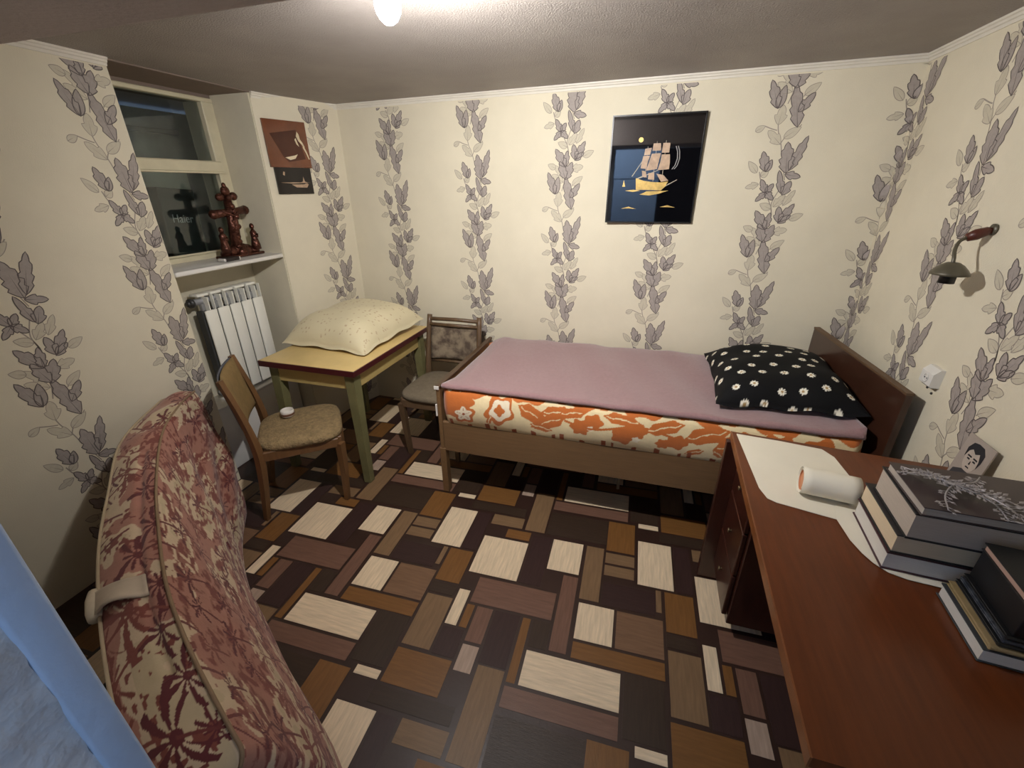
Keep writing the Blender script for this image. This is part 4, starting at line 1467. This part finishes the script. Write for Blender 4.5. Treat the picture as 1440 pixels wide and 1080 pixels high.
book('thin book with pink page edge lying on the black slipcase', .756, .826, .8872, .230, .160, .0190, m_cblack, m_pg4, math.radians(-5), group=G2)

# silver sprig
m_silver = mat('silver_tinsel', (168, 162, 162), .35, metal=.35, var=.15, scale=60)
t = thing('silver_sprig', 'silvery glitter sprig of tiny leaves lying on the top book', 'decoration', (.76, 1.10, .953))
ZS = .954
stems = [[(.838, 1.170), (.80, 1.125), (.751, 1.100), (.712, 1.055), (.697, 1.006)], [(.677, 1.172), (.715, 1.130), (.751, 1.100), (.795, 1.050), (.800, 1.000)], [(.695, 1.165), (.725, 1.125), (.765, 1.095), (.811, 1.085), (.856, 1.062)],
         [(.751, 1.100), (.79, 1.075), (.815, 1.035), (.830, 1.000)], [(.751, 1.10), (.70, 1.125), (.672, 1.145)]]
b = B(); bl_ = B()
for si, st in enumerate(stems):
    P = catmull([(x, y, ZS + .006 + .012 * math.sin(PI * k / (len(st) - 1))) for k, (x, y) in enumerate(st)], 22)
    b.tube(P, [.0022 - .0012 * abs(i / 22 - .5) for i in range(23)], 5)
    for i in range(2, 23):
        d = P[min(22, i + 1)] - P[i - 1]
        d /= np.linalg.norm(d)
        for s in (-1, 1):
            if si == 0 and 6 < i < 12: continue
            if rng.random() < .12: continue
            n = np.array([-d[1] * s, d[0] * s, 0])
            L_ = rng.uniform(.016, .030)
            base = P[i]
            tip = base + (d * .55 + n * .8) * L_ + np.array([0, 0, rng.uniform(-.002, .010)])
            midp = (base * .35 + tip * .65)
            sd = np.cross(tip - base, [0, 0, 1]); sd = sd / (np.linalg.norm(sd) or 1) * .0042
            b.tube([base, base * .5 + tip * .5], .0007, 4)
            up = np.array([0, 0, .0018])
            bl_.add([base * .6 + tip * .4, midp + sd, tip, midp - sd, midp + up], [(0, 1, 4), (1, 2, 4), (2, 3, 4), (3, 0, 4)])
b.build('stem', m_silver, t)
o = bl_.build('leaf', m_silver, t, fixn=False); o['kind'] = 'stuff'

# small portrait photo leaning on the wall
t = thing('portrait_photo', 'small black-and-white photo of a dark-haired man leaning on the right wall', 'photo', (1.045, 1.50, .742))
MC = Matrix.Translation((1.028, 1.505, .742)) @ Matrix.Rotation(math.radians(6), 4, 'Y') @ Matrix.Rotation(-PI / 2, 4, 'Z')
# local: x to the right (towards -Y), y = -depth, z up; card faces -X


def card(x, z, tt):
    return tuple(MC @ Vector((x, -tt, z)))


b = B(); b.prism([(-.06, .0), (.06, .0), (.06, .155), (-.06, .155)], card, -.004, .0)
b.build('card', mat('photo_paper', (165, 154, 144), .4, var=.05), t)
CEN = (.0, .085)
b = B(); b.prism([(CEN[0] + .030 * math.cos(a), CEN[1] + .040 * math.sin(a)) for a in np.linspace(0, 2 * PI, 20, endpoint=False)], card, .0, .0006)
b.build('face', mat('photo_skin_grey', (184, 172, 160), .45, var=.06), t)
b = B()
b.prism([(-.033, .085), (-.036, .115), (-.024, .137), (-.005, .142), (.020, .140), (.036, .122), (.037, .095), (.031, .072), (.028, .095), (.018, .117), (.002, .108), (-.014, .118), (-.026, .108)], card, .0006, .0012)
b.build('hair', mat('photo_ink', (34, 36, 42), .5, var=.2), t)
b = B()
for sx in (-1, 1):
    b.prism([(sx * .013 - .009, .092), (sx * .013 + .009, .092), (sx * .013 + .008, .097), (sx * .013 - .008, .097)], card, .0006, .0011)
    b.prism([(sx * .013 - .006, .083), (sx * .013 + .006, .083), (sx * .013 + .005, .088), (sx * .013 - .005, .088)], card, .0006, .0011)
b.prism([(-.008, .058), (.008, .058), (.006, .062), (-.006, .062)], card, .0006, .0011)
b.prism([(-.003, .070), (.004, .070), (.002, .082), (.0, .082)], card, .0006, .0010)
b.build('features', mat('photo_ink', (34, 36, 42), .5), t)
b = B(); b.prism([(-.052, .004), (.052, .004), (.046, .030), (.016, .046), (-.016, .046), (-.046, .030)], card, .0, .0007)
b.build('coat', mat('photo_coat', (60, 60, 64), .5, var=.1), t)

# ------------------------------------------------------------------ wall lamp, socket
m_lampm = mat('lamp_grey_green', (91, 85, 70), .35, var=.12, metal=.2)
t = thing('wall_lamp', 'small bell-shaped wall lamp on a curved arm above the desk', 'lamp', (1.066, 1.885, 1.47))
b = B()
b.tube([(1.064, 1.879, 1.479), (1.050, 1.882, 1.474), (1.025, 1.886, 1.462), (1.004, 1.888, 1.452)], [.006, .014, .018, .013], 10)
b.build('bracket', mat('bracket_wood', (83, 40, 28), .4, var=.2), t)
B().lathe([(.0, 0), (.018, .001), (.018, .008), (.0, .009)], (1.066, 1.88, 1.479), 14, axis=(-1, 0, 0)).build('wall_plate', m_lampm, t)
SH = Vector((.968, 1.835, 1.345))
b = B(); b.tube(catmull([(1.006, 1.888, 1.453), (.986, 1.882, 1.440), (.972, 1.862, 1.415), (.968, 1.842, 1.390), (.968, 1.835, 1.362)], 14), .0055, 8)
b.build('arm', m_lampm, t)
b = B()
b.lathe([(.008, .034), (.017, .033), (.030, .025), (.043, .012), (.051, .001), (.053, -.006), (.049, -.006), (.040, .006), (.028, .018), (.010, .027)], SH, 32)
b.build('lamp_shade', m_lampm, t)
b = B(); b.lathe([(.0, .012), (.022, .012), (.022, -.034), (.018, -.034), (.017, -.004), (.0, -.004)], SH, 24)
b.build('lamp_socket', mat('black_bakelite', (10, 10, 10), .4), t)

t = thing('wall_socket', 'white box-shaped power socket on the right wall beside the headboard', 'socket', (1.066, 1.86, .97))
b = B()
b.prism([(1.0655, .935), (1.040, .935), (1.034, .940), (1.034, .985), (1.052, 1.004), (1.0655, 1.004)], lambda x, z, y: (x, y, z), 1.822, 1.894)
b.build('cover', m_white, t)
B().box((1.043, 1.828, .9315), (1.062, 1.888, .9352)).build('dark_slot', mat('slot_dark_plastic', (70, 66, 60), .6), t)  # dark strip along the underside of the socket cover
each('outlet_ring', [B().lathe([(.0, .0), (.016, .0), (.016, .003), (.013, .003), (.012, .0008)], (1.0342, 1.858, .962), 18, axis=(-1, 0, 0))], m_white, t)
each('pin_hole', [B().tube([(1.0338, 1.858 + q, .962), (1.0328, 1.858 + q, .962)], .0026, 8) for q in (-.007, .007)], mat('black_bakelite', (10, 10, 10), .4), t)
each('wall_plug', [B().ball((1.064, y, z), (.004, .005, .005), 2) for y, z in ((1.882, .915), (1.848, .905))], mat('dark_plug', (58, 52, 48), .6), t)

# ------------------------------------------------------------------ ceiling bulb
BX, BYY = -.63, 1.12
t = thing('light_bulb', 'bare glowing light bulb hanging just below the ceiling', 'lamp', (BX, BYY, CZ))
B().lathe([(.0, 0), (.032, 0), (.030, -.010), (.017, -.016), (.017, -.076), (.015, -.079), (.0, -.079)], (BX, BYY, CZ), 20).build('holder', m_white, t)
prof = [(.0, -.162), (.010, -.160), (.020, -.152), (.027, -.140), (.030, -.126), (.028, -.110), (.021, -.096), (.014, -.082), (.013, -.076)]
gl = B().lathe(prof, (BX, BYY, CZ), 24).build('bulb', mat('bulb_glow', (255, 255, 255), .3, emit=BULB_COLOR, estr=BULB_STRENGTH), t)
ld = bpy.data.lights.new('added_beam', 'AREA')  # added light just outside the glass, aimed at the far wall
ld.shape = 'DISK'
ld.size = .05
ld.energy = ADDED_BEAM
ld.color = BULB_COLOR
lo = bpy.data.objects.new('added_beam', ld)
COL.objects.link(lo)
ax = Vector((0.06, 0.86, -0.42)).normalized()
lo.location = Vector((BX, BYY, CZ - .126)) + ax * .036
lo.rotation_euler = (-ax).to_track_quat('Z', 'Y').to_euler()
